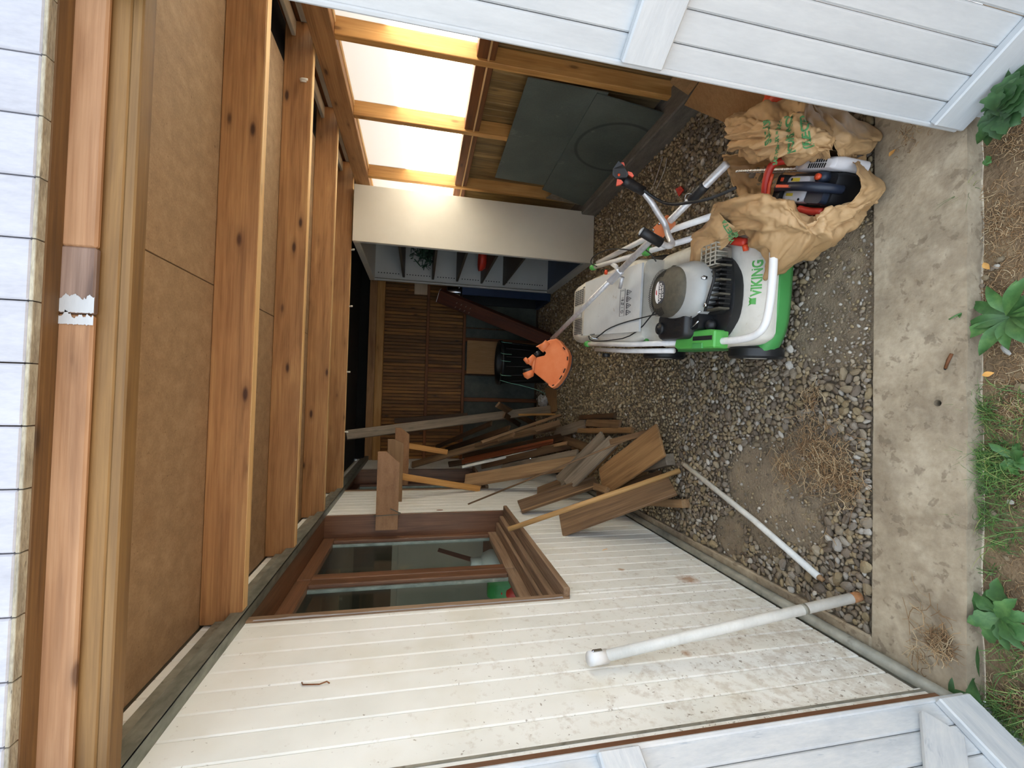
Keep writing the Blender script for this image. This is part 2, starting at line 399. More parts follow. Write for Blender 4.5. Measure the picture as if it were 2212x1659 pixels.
def box(name, mat, lo, hi, parent=None, bev=0.003, long=None):
    """axis aligned box between two corners; its local X runs along its longest side so that grain follows it"""
    lo = Vector(lo); hi = Vector(hi); s = hi - lo; c = (lo + hi) / 2
    s = Vector((abs(s.x), abs(s.y), abs(s.z)))
    ax = long if long is not None else max(range(3), key=lambda i: s[i])
    if ax == 0: me, r = box_mesh(s.x, s.y, s.z, bev, name), Matrix()
    elif ax == 1: me, r = box_mesh(s.y, s.x, s.z, bev, name), frame((0, 1, 0), (0, 0, 1))
    else: me, r = box_mesh(s.z, s.x, s.y, bev, name), frame((0, 0, 1), (0, -1, 0))
    return link(bpy.data.objects.new(name, me), mat, parent, Matrix.Translation(c) @ r)

def bar(name, mat, a, b, width, thick, nrm=(0, 0, 1), parent=None, bev=0.003):
    """rectangular bar from a to b, its broad face towards nrm"""
    a = Vector(a); b = Vector(b)
    me = box_mesh((b - a).length, width, thick, bev, name)
    return link(bpy.data.objects.new(name, me), mat, parent, Matrix.Translation((a + b) / 2) @ frame(b - a, nrm))

def tube_data(pts, r, seg=12, caps=True, smooth_n=0):
    pts = [Vector(p) for p in pts]
    rs = r if isinstance(r, (list, tuple)) else [r] * len(pts)
    for _ in range(smooth_n):
        q = [pts[0]]; rr = [rs[0]]
        for i in range(len(pts) - 1):
            q += [pts[i].lerp(pts[i + 1], 0.25), pts[i].lerp(pts[i + 1], 0.75)]
            rr += [rs[i] * .75 + rs[i + 1] * .25, rs[i] * .25 + rs[i + 1] * .75]
        pts = q + [pts[-1]]; rs = rr + [rs[-1]]
    V, Fc = [], []
    prev = None
    for i, p in enumerate(pts):
        d = (pts[min(i + 1, len(pts) - 1)] - pts[max(i - 1, 0)]).normalized()
        if prev is None:
            u = d.orthogonal().normalized()
        else:
            u = (prev - d * prev.dot(d)).normalized()
        prev = u; w = d.cross(u)
        for k in range(seg):
            a = 2 * math.pi * k / seg
            V.append(p + (u * math.cos(a) + w * math.sin(a)) * rs[i])
    n = len(pts)
    for i in range(n - 1):
        for k in range(seg):
            Fc.append((i * seg + k, i * seg + (k + 1) % seg, (i + 1) * seg + (k + 1) % seg, (i + 1) * seg + k))
    if caps:
        Fc.append(tuple(reversed(range(seg)))); Fc.append(tuple(range((n - 1) * seg, n * seg)))
    return V, Fc

def tube(name, mat, pts, r, parent=None, seg=12, smooth_n=0, m=None):
    V, Fc = tube_data(pts, r, seg, True, smooth_n)
    return link(bpy.data.objects.new(name, mesh(name, V, Fc, True)), mat, parent, m)

def multi_tube(name, mat, lines, r, parent=None, seg=6, smooth_n=0, m=None):
    V, Fc = [], []
    for ln in lines:
        v, f = tube_data(ln, r, seg, True, smooth_n)
        o = len(V); V += v; Fc += [tuple(i + o for i in q) for q in f]
    return link(bpy.data.objects.new(name, mesh(name, V, Fc, True)), mat, parent, m)

def loft(name, mat, rings, parent=None, m=None, smooth=True, closed=True, caps=True, bev=0.0):
    n = len(rings[0]); V = [p for r in rings for p in r]; Fc = []
    for i in range(len(rings) - 1):
        for k in range(n if closed else n - 1):
            Fc.append((i * n + k, i * n + (k + 1) % n, (i + 1) * n + (k + 1) % n, (i + 1) * n + k))
    if caps and closed:
        Fc.append(tuple(reversed(range(n)))); Fc.append(tuple(range((len(rings) - 1) * n, len(rings) * n)))
    bm = bmesh.new()
    vs = [bm.verts.new(Vector(v)) for v in V]
    for f in Fc:
        try: bm.faces.new([vs[i] for i in f])
        except ValueError: pass
    bmesh.ops.remove_doubles(bm, verts=bm.verts, dist=1e-5)
    me = from_bm(bm, name, smooth)
    return link(bpy.data.objects.new(name, me), mat, parent, m)

def prism(name, mat, poly, h, parent=None, m=None, bev=0.0, seg=1, smooth=False):
    """polygon in local XY extruded by h along local Z"""
    bm = bmesh.new()
    a = [bm.verts.new((x, y, 0)) for x, y in poly]
    f = bm.faces.new(a)
    r = bmesh.ops.extrude_face_region(bm, geom=[f])
    bmesh.ops.translate(bm, vec=(0, 0, h), verts=[g for g in r['geom'] if isinstance(g, bmesh.types.BMVert)])
    if bev:
        bmesh.ops.bevel(bm, geom=list(bm.edges), offset=bev, segments=seg, affect='EDGES', profile=0.6)
    return link(bpy.data.objects.new(name, from_bm(bm, name, smooth)), mat, parent, m)

def rrect(w, h, r, n=4, cx=0, cy=0):
    P_ = []
    for sx, sy, a0 in ((1, 1, 0), (-1, 1, 90), (-1, -1, 180), (1, -1, 270)):
        for k in range(n + 1):
            a = math.radians(a0 + 90 * k / n)
            P_.append((cx + sx * (w / 2 - r) + r * math.cos(a), cy + sy * (h / 2 - r) + r * math.sin(a)))
    return P_

def lathe(name, mat, prof, parent=None, m=None, seg=24, smooth=True):
    """prof: (radius, z) list around local Z"""
    rings = [[(r * math.cos(2 * math.pi * k / seg), r * math.sin(2 * math.pi * k / seg), z) for k in range(seg)] for r, z in prof]
    return loft(name, mat, rings, parent, m, smooth)

def auto_smooth(o, deg=35):
    me = o.data
    bm = bmesh.new(); bm.from_mesh(me)
    for e in bm.edges:
        if len(e.link_faces) == 2 and e.calc_face_angle(0) > math.radians(deg): e.smooth = False
    bm.to_mesh(me); bm.free()
    me.polygons.foreach_set('use_smooth', [True] * len(me.polygons))
    return o

def text_geo(s, size):
    cu = bpy.data.curves.new('lettering', 'FONT'); cu.body = s; cu.size = size; cu.resolution_u = 3
    cu.offset = 0.034 * size; cu.align_x = 'CENTER'; cu.align_y = 'CENTER'
    o = bpy.data.objects.new('lettering_curve', cu); COL.objects.link(o)
    dg = bpy.context.evaluated_depsgraph_get(); dg.update()
    me = bpy.data.meshes.new_from_object(o.evaluated_get(dg))
    V = [v.co.copy() for v in me.vertices]; Fc = [tuple(p.vertices) for p in me.polygons]
    bpy.data.objects.remove(o); bpy.data.meshes.remove(me); bpy.data.curves.remove(cu)
    return V, Fc

def lettering(s, size, mat, m, parent, name='lettering', thick=0.0006):
    V, Fc = text_geo(s, size)
    me = mesh(name, [(v.x, v.y, thick) for v in V], Fc)
    return link(bpy.data.objects.new(name, me), mat, parent, m)

# ------------------------------------------------------------------ setting: left wall with its two windows
XL = -0.83
wl = struct('wall_left')
def wall_piece(name, y0, y1, z0, z1, mat='room_wall'):
    box(name, M[mat], (XL - 0.045, y0, z0), (XL - 0.020, y1, z1), wl, 0)
for a in ((0.94, 1.70, -0.1, 2.24), (1.70, 3.06, -0.1, 0.86), (3.06, 3.78, -0.1, 2.24), (3.78, 4.80, -0.1, 0.88), (4.80, 5.62, -0.1, 2.24), (1.70, 3.06, 2.12, 2.24), (3.78, 4.80, 2.12, 2.24)):
    wall_piece('wall_sheet', *a)
PW = 0.0845
WIN1 = (1.735, 3.035, 0.870); WIN2 = (3.805, 4.765, 0.885)
y = 1.002
while y < 5.5:
    y1 = min(y + PW, 5.55)
    spans = [(y, y1)]
    for w0, w1, wz in (WIN1, WIN2):
        if y1 > w0 and y < w1:
            parts = []
            if y < w0 - 0.006: parts.append((y, w0, 0.055, 2.21))
            if y1 > w1 + 0.006: parts.append((w1, y1, 0.055, 2.21))
            a, b = max(y, w0), min(y1, w1)
            parts.append((a, b, 0.055, wz)); parts.append((a, b, 2.10, 2.21))
            spans = parts
            break
    for sp in spans:
        if len(sp) == 2: sp = (sp[0], sp[1], 0.055, 2.21)
        if sp[1] - sp[0] < 0.008: continue
        box('plank', M['wall_white'], (XL - 0.02, sp[0] + 0.0012, sp[2]), (XL, sp[1] - 0.0012, sp[3]), wl, 0.0035, 2)
    y += PW
# the small round hole through the boards
hm = Matrix.Translation((XL + 0.0006, 3.117, 1.334)) @ frame((0, 1, 0), (1, 0, 0))
prism('bored_hole', M['stud_dark'], [(0.011 * math.cos(a * math.pi / 8), 0.024 * math.sin(a * math.pi / 8)) for a in range(16)], 0.0008, wl, hm)

def window(name, y0, y1, z0, zt, mull, sill_out):
    w = struct(name)
    xg = XL - 0.150
    ma, mo = M['mahogany'], M['mahogany_old']
    box('jamb', ma, (xg, y1 - 0.002, z0), (XL + 0.004, y1 + 0.020, zt), w)
    box('jamb', mo, (xg, y0 - 0.034, z0), (XL + 0.006, y0 + 0.004, zt), w)
    box('head', ma, (xg, y0, zt - 0.02), (XL, y1, zt), w)
    # stepped sill
    box('sill', mo, (xg - 0.02, y0 - 0.02, z0 - 0.005), (XL + sill_out, y1 + 0.01, z0 + 0.022), w, 0.005)
    box('sill_step', mo, (xg - 0.02, y0, z0 + 0.022), (XL - 0.030, y1, z0 + 0.052), w, 0.005)
    box('sill_step', mo, (xg - 0.02, y0, z0 + 0.052), (XL - 0.075, y1, z0 + 0.072), w, 0.004)
    edges = [y0, mull, y1] if mull else [y0, y1]
    for a, b in zip(edges[:-1], edges[1:]):
        a += 0.004; b -= 0.004
        s = box('sash', mo, (xg - 0.03, a, z0 + 0.072), (xg + 0.012, b, z0 + 0.130), w, 0.004)
        for q in ((a, a + 0.062), (b - 0.062, b)):
            box('sash_stile', ma, (xg - 0.03, q[0], z0 + 0.13), (xg + 0.012, q[1], zt - 0.09), s, 0.004)
        box('sash_rail', ma, (xg - 0.03, a, zt - 0.09), (xg + 0.012, b, zt - 0.02), s, 0.004)
        # grey putty strips round the glass
        for q in ((a + 0.062, a + 0.071), (b - 0.074, b - 0.062)):
            box('glazing_strip', M['galv'], (xg - 0.026, q[0], z0 + 0.13), (xg - 0.008, q[1], zt - 0.09), s, 0)
        box('pane', M['glass'], (xg - 0.022, a + 0.062, z0 + 0.13), (xg - 0.018, b - 0.062, zt - 0.09), s, 0)
    return w
window('window_1', WIN1[0], WIN1[1], WIN1[2], 2.10, 2.385, 0.040)
window('window_2', WIN2[0], WIN2[1], WIN2[2], 2.16, None, 0.030)
# flaking white paint along the near edge of window 1
pts = []
V, Fc = [], []
for i in range(60):
    z = 0.90 + i * 0.0195
    wd = 0.004 + 0.012 * max(0, mnoise.noise((i * 0.33, 1.7, 0)))
    V += [(XL + 0.0075, 1.698, z), (XL + 0.0075, 1.702 + wd, z)]
Fc = [(2 * i, 2 * i + 1, 2 * i + 3, 2 * i + 2) for i in range(59)]
link(bpy.data.objects.new('paint_flakes', mesh('paint_flakes', V, Fc)), M['facade'], bpy.data.objects['window_1'])

# steel channel the roof joists sit in
tc = struct('trim_1')
box('channel_web', M['galv'], (XL, 0.99, 2.078), (XL + 0.006, 5.5, 2.15), tc, 0)
box('channel_lip', M['galv'], (XL, 0.99, 2.074), (XL + 0.045, 5.5, 2.080), tc, 0)
box('channel_flange', M['galv'], (XL + 0.040, 0.99, 2.074), (XL + 0.046, 5.5, 2.118), tc, 0)
box('channel_flange', M['base_metal'], (XL + 0.006, 0.99, 2.120), (XL + 0.020, 5.5, 2.165), tc, 0)

# rail and ledge along the foot of the left wall
bl = struct('baseboard_left')
multi_tube('rail', M['base_metal'], [[(XL + 0.016, 0.93, 0.036), (XL + 0.016, 2.2, 0.037), (XL + 0.016, 3.6, 0.035), (XL + 0.016, 5.5, 0.036)]], 0.020, bl, 10)
box('ledge', M['concrete'], (XL - 0.02, 1.172, -0.06), (XL + 0.058, 5.5, 0.010), bl, 0.006)

# ------------------------------------------------------------------ setting: back wall
wb = struct('wall_back')
YB = 5.52
box('wall_sheet', M['darkwood'], (XL, YB + 0.02, -0.1), (1.9, YB + 0.04, 2.0), wb, 0)
x = XL
k = 0
while x < 1.80:
    box('board', M['back_board'], (x + 0.0028, YB, 0.97), (min(x + 0.0425, 1.82) - 0.0028, YB + 0.018, 1.97), wb, 0.003, 2)
    x += 0.0425
for x0, x1 in ((-0.82, -0.10), (-0.09, 0.23), (0.30, 0.83), (0.85, 1.80)):
    box('lower_panel', M['panel_grey'], (x0, YB - 0.004, 0.02), (x1, YB + 0.01, 0.955), wb, 0.002)
box('rail', M['stud_dark'], (XL, YB - 0.05, 1.405), (1.8, YB, 1.440), wb)
box('rail', M['stud_dark'], (XL, YB - 0.06, 0.950), (1.8, YB, 0.985), wb)
box('stud', M['stud_dark'], (0.255, YB - 0.045, 0.985), (0.30, YB, 1.405), wb)
box('stud', M['stud_dark'], (0.245, YB - 0.045, 0.0), (0.29, YB - 0.004, 0.95), wb)
box('stud', M['stud_dark'], (0.66, YB - 0.045, 0.0), (0.71, YB - 0.004, 0.95), wb)
box('stud', M['stud_dark'], (-0.10, YB - 0.045, 0.0), (-0.05, YB - 0.004, 0.95), wb)
box('wall_plate', M['stud'], (XL, YB - 0.07, 1.945), (1.75, YB + 0.02, 2.035), wb, 0.004)
box('wall_plate', M['rafter'], (XL, YB - 0.05, 2.037), (1.75, YB + 0.02, 2.125), wb, 0.004)

# ------------------------------------------------------------------ setting: right wall, studs, frosted strip windows
wr = struct('wall_right')
XS = 1.74
box('wall_plate', M['rafter'], (XS, 0.95, 1.962), (XS + 0.055, 5.5, 2.078), wr, 0.003)
box('plate_lip', M['rafter_edge'], (XS + 0.055, 0.95, 1.955), (XS + 0.085, 5.5, 2.0), wr, 0.003)
STUD_Y = (0.97, 1.585, 2.215, 2.845, 3.635, 4.40, 5.10, 5.47)
for sy in STUD_Y:
    box('stud', M['stud'], (XS, sy, 0.10), (XS + 0.095, sy + 0.042, 1.962), wr, 0.003)
for a, b in zip(STUD_Y[:-1], STUD_Y[1:]):
    box('noggin', M['stud_dark'], (XS + 0.012, a + 0.043, 1.205), (XS + 0.10, b - 0.001, 1.262), wr, 0.003)
    box('noggin_strip', M['rafter_edge'], (XS + 0.004, a + 0.043, 1.196), (XS + 0.012, b - 0.001, 1.206), wr, 0.001)
    box('noggin', M['stud_dark'], (XS + 0.010, a + 0.043, 1.165), (XS + 0.045, b - 0.001, 1.197), wr, 0.003)
y = 0.97
while y < 5.48:
    box('board', M['side_board'], (XS + 0.098, y + 0.001, 0.0), (XS + 0.114, y + 0.064, 1.21), wr, 0.003, 2)
    y += 0.065
box('wall_sheet', M['darkwood'], (XS + 0.116, 0.95, -0.1), (XS + 0.13, 5.55, 1.21), wr, 0)
for i, (a, b) in enumerate(zip(STUD_Y[:-3], STUD_Y[1:-2])):
    w = struct('window_%d' % (3 + i))
    box('pane', M['frosted'], (XS + 0.100, a + 0.01, 1.255), (XS + 0.103, b + 0.035, 2.06), w, 0)
box('wall_sheet', M['darkwood'], (XS + 0.098, 4.42, 1.21), (XS + 0.12, 5.55, 2.3), wr, 0)
# boards closing the gap above the plate
box('board', M['fascia'], (1.86, 0.95, 2.090), (1.88, 5.5, 2.145), wr)
box('board', M['stud_dark'], (1.90, 0.95, 2.09), (1.92, 5.5, 2.24), wr)
box('board', M['fascia'], (1.78, 0.95, 2.165), (1.86, 5.5, 2.185), wr)
# grey plinth the right wall stands on
bo = struct('baseboard_right')
box('plinth', M['plinth'], (1.625, 0.95, -0.06), (1.80, 5.5, 0.135), bo, 0.008)

# ------------------------------------------------------------------ setting: roof
ce = struct('ceiling')
for x0, x1 in ((XL, 0.354), (0.3575, 1.64)):
    for y0, y1 in ((0.96, 3.395), (3.398, 3.76)):
        box('chipboard_sheet', M['chipboard'], (x0, y0, 2.216), (x1, y1, 2.234), ce, 0.001)
for ry in (1.690, 2.330, 3.000, 3.690):
    r = box('rafter', M['rafter'], (XL + 0.008, ry, 2.0815), (1.86, ry + 0.042, 2.2155), ce, 0.003)
    box('pale_underside', M['rafter_edge'], (XL + 0.05, ry + 0.002, 2.0795), (1.80, ry + 0.040, 2.0815), r, 0)  # paler strip along the rafter underside
box('joist', M['joist'], (XL + 0.01, 1.004, 2.0925), (1.86, 1.050, 2.215), ce, 0.003)
box('joist', M['joist'], (XL + 0.01, 1.003, 2.071), (1.86, 1.045, 2.0915), ce, 0.003)
box('roof_black_sheet', M['black_hole'], (XL - 0.5, 0.96, 2.245), (2.20, 5.75, 2.275), ce, 0)  # roof sheet, painted black for the dark void past the last rafter
box('roof_black_sheet', M['black_hole'], (XL, 5.56, 1.98), (1.95, 5.58, 2.245), ce, 0)  # added black sheet, paints the dark gap above the back plates
bar('eave_board', M['fascia'], (2.28, 0.80, 2.17), (2.50, 5.75, 2.13), 0.17, 0.02, (1, 0, 0), ce)
box('eave_soffit', M['fascia'], (1.95, 0.80, 2.225), (2.55, 5.75, 2.243), ce, 0)

# ------------------------------------------------------------------ setting: front wall, door head, jambs
wf = struct('wall_front')
x = -1.42
while x < 1.95:
    z0 = 2.186
    if x + 0.1105 < -0.80: z0 = -0.05
    if x > 0.83: z0 = -0.05
    box('board', M['facade'], (x + 0.0012, 0.930, z0), (x + 0.1105, 0.948, 2.75), wf, 0.003, 2)
    if z0 > 0: box('board_end', M['edge_grey'], (x + 0.001, 0.931, 2.179), (x + 0.1107, 0.950, 2.186), wf, 0.001)
    x += 0.1118
box('wall_sheet', M['darkwood'], (0.815, 0.950, -0.05), (1.86, 0.964, 2.22), wf, 0)
box('wall_sheet', M['darkwood'], (-1.42, 0.950, -0.05), (-0.855, 0.965, 2.75), wf, 0)
box('wall_sheet', M['darkwood'], (-0.86, 0.950, 2.19), (1.86, 0.985, 2.75), wf, 0)
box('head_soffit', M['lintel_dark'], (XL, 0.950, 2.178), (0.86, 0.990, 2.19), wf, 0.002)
box('lintel', M['lintel'], (XL, 0.988, 2.1235), (0.133, 1.0015, 2.22), wf, 0.004)
box('lintel', M['lintel_worn'], (0.1345, 0.987, 2.1225), (0.264, 1.0015, 2.22), wf, 0.003, 0)
box('lintel', M['lintel'], (0.2645, 0.988, 2.1235), (0.90, 1.0015, 2.22), wf, 0.004)
def paint_blot(name, x0, x1, seed):
    V, n = [], 40
    for i in range(n + 1):
        z = 2.1215 + 0.060 * i / n
        V += [(x0 + .002 * mnoise.noise((i * .5, seed, 0)), 0.9862, z), (x1 + 0.016 * mnoise.noise((i * .12, seed + 3, 0)) + .006 * mnoise.noise((i * .5, seed + 5, 0)), 0.9862, z)]
    Fc = [(2 * i, 2 * i + 1, 2 * i + 3, 2 * i + 2) for i in range(n)]
    link(bpy.data.objects.new(name, mesh(name, V, Fc)), M['door_white'], wf)
paint_blot('paint_remnant', 0.136, 0.168, 1.0)
paint_blot('paint_remnant', 0.113, 0.131, 8.0)
# left jamb: painted edge, brown strip
box('jamb', M['wall_white'], (XL - 0.02, 0.962, 0.0), (XL + 0.010, 1.001, 2.18), wf, 0.003)
box('jamb_strip', M['base_metal'], (XL + 0.008, 0.984, 0.02), (XL + 0.013, 0.990, 2.15), wf, 0)
box('jamb', M['mahogany'], (XL - 0.02, 0.936, 0.0), (XL + 0.022, 0.963, 2.18), wf, 0.003)
box('jamb', M['lintel'], (0.875, 0.966, 0.0), (0.92, 1.03, 2.18), wf, 0.003)

# ------------------------------------------------------------------ the two doors, swung open
def door(name, hinge, d, nrm, length, mat, ledges, brace=None, label=None):
    o = struct(name)
    hinge = Vector(hinge); d = Vector(d).normalized(); nrm = Vector(nrm).normalized()
    T = 0.034; z0, z1 = hinge.z, 2.14
    up = Vector((0, 0, 1))
    n = int(length / 0.0622); s = 0.0
    for k in range(n + 1):
        s1 = min(s + 0.0622, length)
        a = hinge + d * ((s + s1) / 2)
        bar('plank', M[mat], a + up * 0.002, a + up * (z1 - z0), s1 - s - 0.0016, 0.020, nrm, o, 0.004)
        s = s1
        if length - s < 0.01: break
    bar('edge_batten', M[mat], hinge + d * 0.006 + nrm * 0.001 + up * 0.001, hinge + d * 0.006 + nrm * 0.001 + up * (z1 - z0), 0.012, 0.030, nrm, o, 0.003)
    for za, zb in ledges:
        zc = (za + zb) / 2
        bar('ledge', M[mat], hinge + d * 0.010 + nrm * 0.021 + up * zc, hinge + d * (length - 0.01) + nrm * 0.021 + up * zc, zb - za, 0.024, nrm, o, 0.004)
    if brace:
        for (s0, h0, s1, h1) in brace:
            bar('brace', M[mat], hinge + d * s0 + nrm * 0.020 + up * h0, hinge + d * s1 + nrm * 0.020 + up * h1, 0.085, 0.020, nrm, o, 0.004)
    bar('weather_board', M[mat], hinge + d * 0.004 - nrm * 0.014 - up * 0.030, hinge + d * (length - 0.004) - nrm * 0.014 - up * 0.030, 0.075, 0.016, nrm, o, 0.004)
    return o
door('door_1', (0.80, 0.948, 0.012), (0.567, -0.824, 0), (-0.824, -0.567, 0), 0.80, 'door_white',
     [(0.002, 0.108), (0.945, 1.050), (1.90, 2.0)])
door('door_2', (-0.800, 0.930, 0.012), (-0.47, -0.88, 0), (0.88, -0.47, 0), 0.80, 'door_old',
     [(0.002, 0.112), (0.98, 1.08), (1.90, 2.0)], [(0.06, 0.16, 0.72, 0.92), (0.06, 1.13, 0.72, 1.85)])

# ------------------------------------------------------------------ ground
fl = struct('floor')
def ground_grid(name, x0, x1, y0, y1, z, step, amp, mat, parent=None, fs=3.0):
    nx, ny = int((x1 - x0) / step) + 1, int((y1 - y0) / step) + 1
    V = []
    for j in range(ny):
        for i in range(nx):
            px, py = x0 + (x1 - x0) * i / (nx - 1), y0 + (y1 - y0) * j / (ny - 1)
            V.append((px, py, z + amp * mnoise.noise((px * fs, py * fs, 0)) + amp * .5 * mnoise.noise((px * fs * 4, py * fs * 4, 3))))
    Fc = [(j * nx + i, j * nx + i + 1, (j + 1) * nx + i + 1, (j + 1) * nx + i) for j in range(ny - 1) for i in range(nx - 1)]
    return link(bpy.data.objects.new(name, mesh(name, V, Fc, True)), mat, parent)
ground_grid('soil_bed', XL - 0.01, 1.80, 1.10, 5.60, -0.016, 0.04, 0.008, M['soil'], fl)
ge = struct('floor_outside')
ge.name = 'floor_outside'
ground_grid('earth_bed', -4.0, 4.5, -3.0, 0.915, -0.055, 0.06, 0.014, M['earth'], ge)
for a in ((-6.0, -1.42, 0.915, 8.0), (1.88, 8.0, 0.915, 8.0)):
    ground_grid('earth_bed', a[0], a[1], a[2], a[3], -0.055, 0.5, 0.01, M['earth'], ge)

# gravel: the 300 stones that show largest are parts, the rest is one mesh
def stone_templates(sub, n):
    out = []
    for k in range(n):
        bm = bmesh.new(); bmesh.ops.create_icosphere(bm, subdivisions=sub, radius=1.0)
        r = np.random.default_rng(100 + k + 50 * sub)
        sc = Vector((r.uniform(.8, 1.35), r.uniform(.65, 1.0), r.uniform(.42, .75)))
        for v in bm.verts:
            f = 1 + 0.34 * mnoise.noise(v.co * 1.25 + Vector((k * 7.3, k * 3.1, 0)))
            v.co = Vector((v.co.x * sc.x, v.co.y * sc.y, v.co.z * sc.z)) * f
        me = bpy.data.meshes.new('stone'); bm.to_mesh(me); bm.free()
        me.materials.append(M['stone'])
        out.append(me)
    return out
big_t = stone_templates(2, 9)
mid_t = stone_templates(1, 8)
def soil_patch(x, y):
    """how bare the ground is: 0 gravel, 1 trodden soil"""
    v = 0.0
    for cx, cy, r in ((-0.40, 1.62, .30), (-0.25, 1.42, .22), (0.30, 1.30, .24), (0.55, 1.22, .2), (-0.66, 1.85, .13)):
        d = math.hypot(x - cx, y - cy) / r
        v = max(v, 1 - d * d)
    return max(0, min(1, v + 0.5 * mnoise.noise((x * 5, y * 5, 9))))
placed = []
cell = {}
def try_put(x, y, r, gap=0.70):
    ci, cj = int(math.floor(x / 0.05)), int(math.floor(y / 0.05))
    for i in range(ci - 1, ci + 2):
        for j in range(cj - 1, cj + 2):
            for (a, b, c) in cell.get((i, j), ()):
                if (a - x) ** 2 + (b - y) ** 2 < (gap * (r + c)) ** 2: return False
    cell.setdefault((ci, cj), []).append((x, y, r)); return True
for k in range(190000):
    y = 1.19 + 4.3 * rng.random() ** 1.7
    x = rng.uniform(XL + 0.07, 1.62)
    sp = soil_patch(x, y)
    if sp > .35 and rng.random() < .86 or rng.random() < sp * 0.8: continue
    r = rng.choice((0.007, 0.010, 0.0135, 0.0165, 0.020), p=(.18, .30, .30, .16, .06))
    if y < 2.4 and -0.75 < x < 0.25 and rng.random() < 0.012 and sp < .3: r = rng.uniform(0.019, 0.025)
    if sp > .35: r = rng.uniform(.003, .0075)
    if not try_put(x, y, r): continue
    placed.append((x, y, r))
print('stones', len(placed))
order = sorted(range(len(placed)), key=lambda i: -placed[i][2] / (placed[i][0] ** 2 + placed[i][1] ** 2 + 2.2) * (1.0 if placed[i][0] < 0.3 and placed[i][1] < 2.6 else 0.6))
top = set(order[:300])
def stone_m(x, y, r):
    q = Euler((rng.normal(0, .3), rng.normal(0, .3), rng.uniform(0, 6.28))).to_matrix().to_4x4()
    return Matrix.Translation((x, y, r * 0.42 + 0.010 * mnoise.noise((x * 3, y * 3, 0)) - 0.006)) @ q @ Matrix.Scale(r, 4)
for i in order[:300]:
    x, y, r = placed[i]
    link(bpy.data.objects.new('stone', big_t[int(rng.integers(9))]), None, fl, stone_m(x, y, r))
def bake_stones(name, idx, temps, mat, parent):
    VV, FF, off = [], [], 0
    base = []
    for me in temps:
        co = np.empty(len(me.vertices) * 3); me.vertices.foreach_get('co', co)
        tri = np.empty(len(me.polygons) * 3, int); me.polygons.foreach_get('vertices', tri)
        base.append((co.reshape(-1, 3), tri.reshape(-1, 3)))
    for i in idx:
        x, y, r = placed[i]
        m = np.array(stone_m(x, y, r))
        co, tri = base[int(rng.integers(len(base)))]
        VV.append(co @ m[:3, :3].T + m[:3, 3]); FF.append(tri + off); off += len(co)
    V = np.concatenate(VV); Fc = np.concatenate(FF)
    me = bpy.data.meshes.new(name)
    me.vertices.add(len(V)); me.vertices.foreach_set('co', V.ravel())
    me.loops.add(Fc.size); me.loops.foreach_set('vertex_index', Fc.ravel())
    me.polygons.add(len(Fc)); me.polygons.foreach_set('loop_start', np.arange(0, Fc.size, 3))
    me.update(calc_edges=True)
    me.polygons.foreach_set('use_smooth', [True] * len(me.polygons))
    o = link(bpy.data.objects.new(name, me), mat, parent)
    o['kind'] = 'stuff'; return o
rest = order[300:]
bake_stones('gravel', [i for i in rest if placed[i][1] < 2.3], big_t, M['stone'], fl)
bake_stones('gravel', [i for i in rest if placed[i][1] >= 2.3], mid_t, M['stone_lit'], fl)

# concrete threshold with its bolt hole
ct = thing('concrete_threshold', 'long rough concrete threshold slab lying across the doorway', 'slab', (0.05, 1.04, 0.004))
def slab():
    out = []
    n = 60
    for i in range(n + 1):
        x = -0.815 + 1.80 * i / n
        out.append((x, 0.917 + 0.004 * mnoise.noise((x * 9, 0, 0)) + 0.002 * mnoise.noise((x * 40, 1, 0))))
    for i in range(n + 1):
        x = 0.985 - 1.80 * i / n
        out.append((x, 1.172 + 0.003 * mnoise.noise((x * 7, 5, 0))))
    hx, hy, hr = 0.008, 0.987, 0.010
    hole = [(hx + hr * math.cos(2 * math.pi * k / 14), hy + hr * math.sin(2 * math.pi * k / 14)) for k in range(14)]
    bm = bmesh.new()
    def loop(p, z): return [bm.verts.new((a, b, z)) for a, b in p]
    o1, h1 = loop(out, 0.005), loop(hole, 0.005)
    o0, h0 = loop(out, -0.13), loop(hole, -0.10)
    es = []
    for L in (o1, h1):
        for i in range(len(L)): es.append(bm.edges.new((L[i], L[(i + 1) % len(L)])))
    bmesh.ops.triangle_fill(bm, edges=es, use_beauty=True)
    for a, b in ((o1, o0), (h1, h0)):
        for i in range(len(a)): bm.faces.new((a[i], a[(i + 1) % len(a)], b[(i + 1) % len(a)], b[i]))
    bm.faces.new(h0)
    return from_bm(bm, 'slab')
link(bpy.data.objects.new('slab', slab()), M['concrete'], ct)

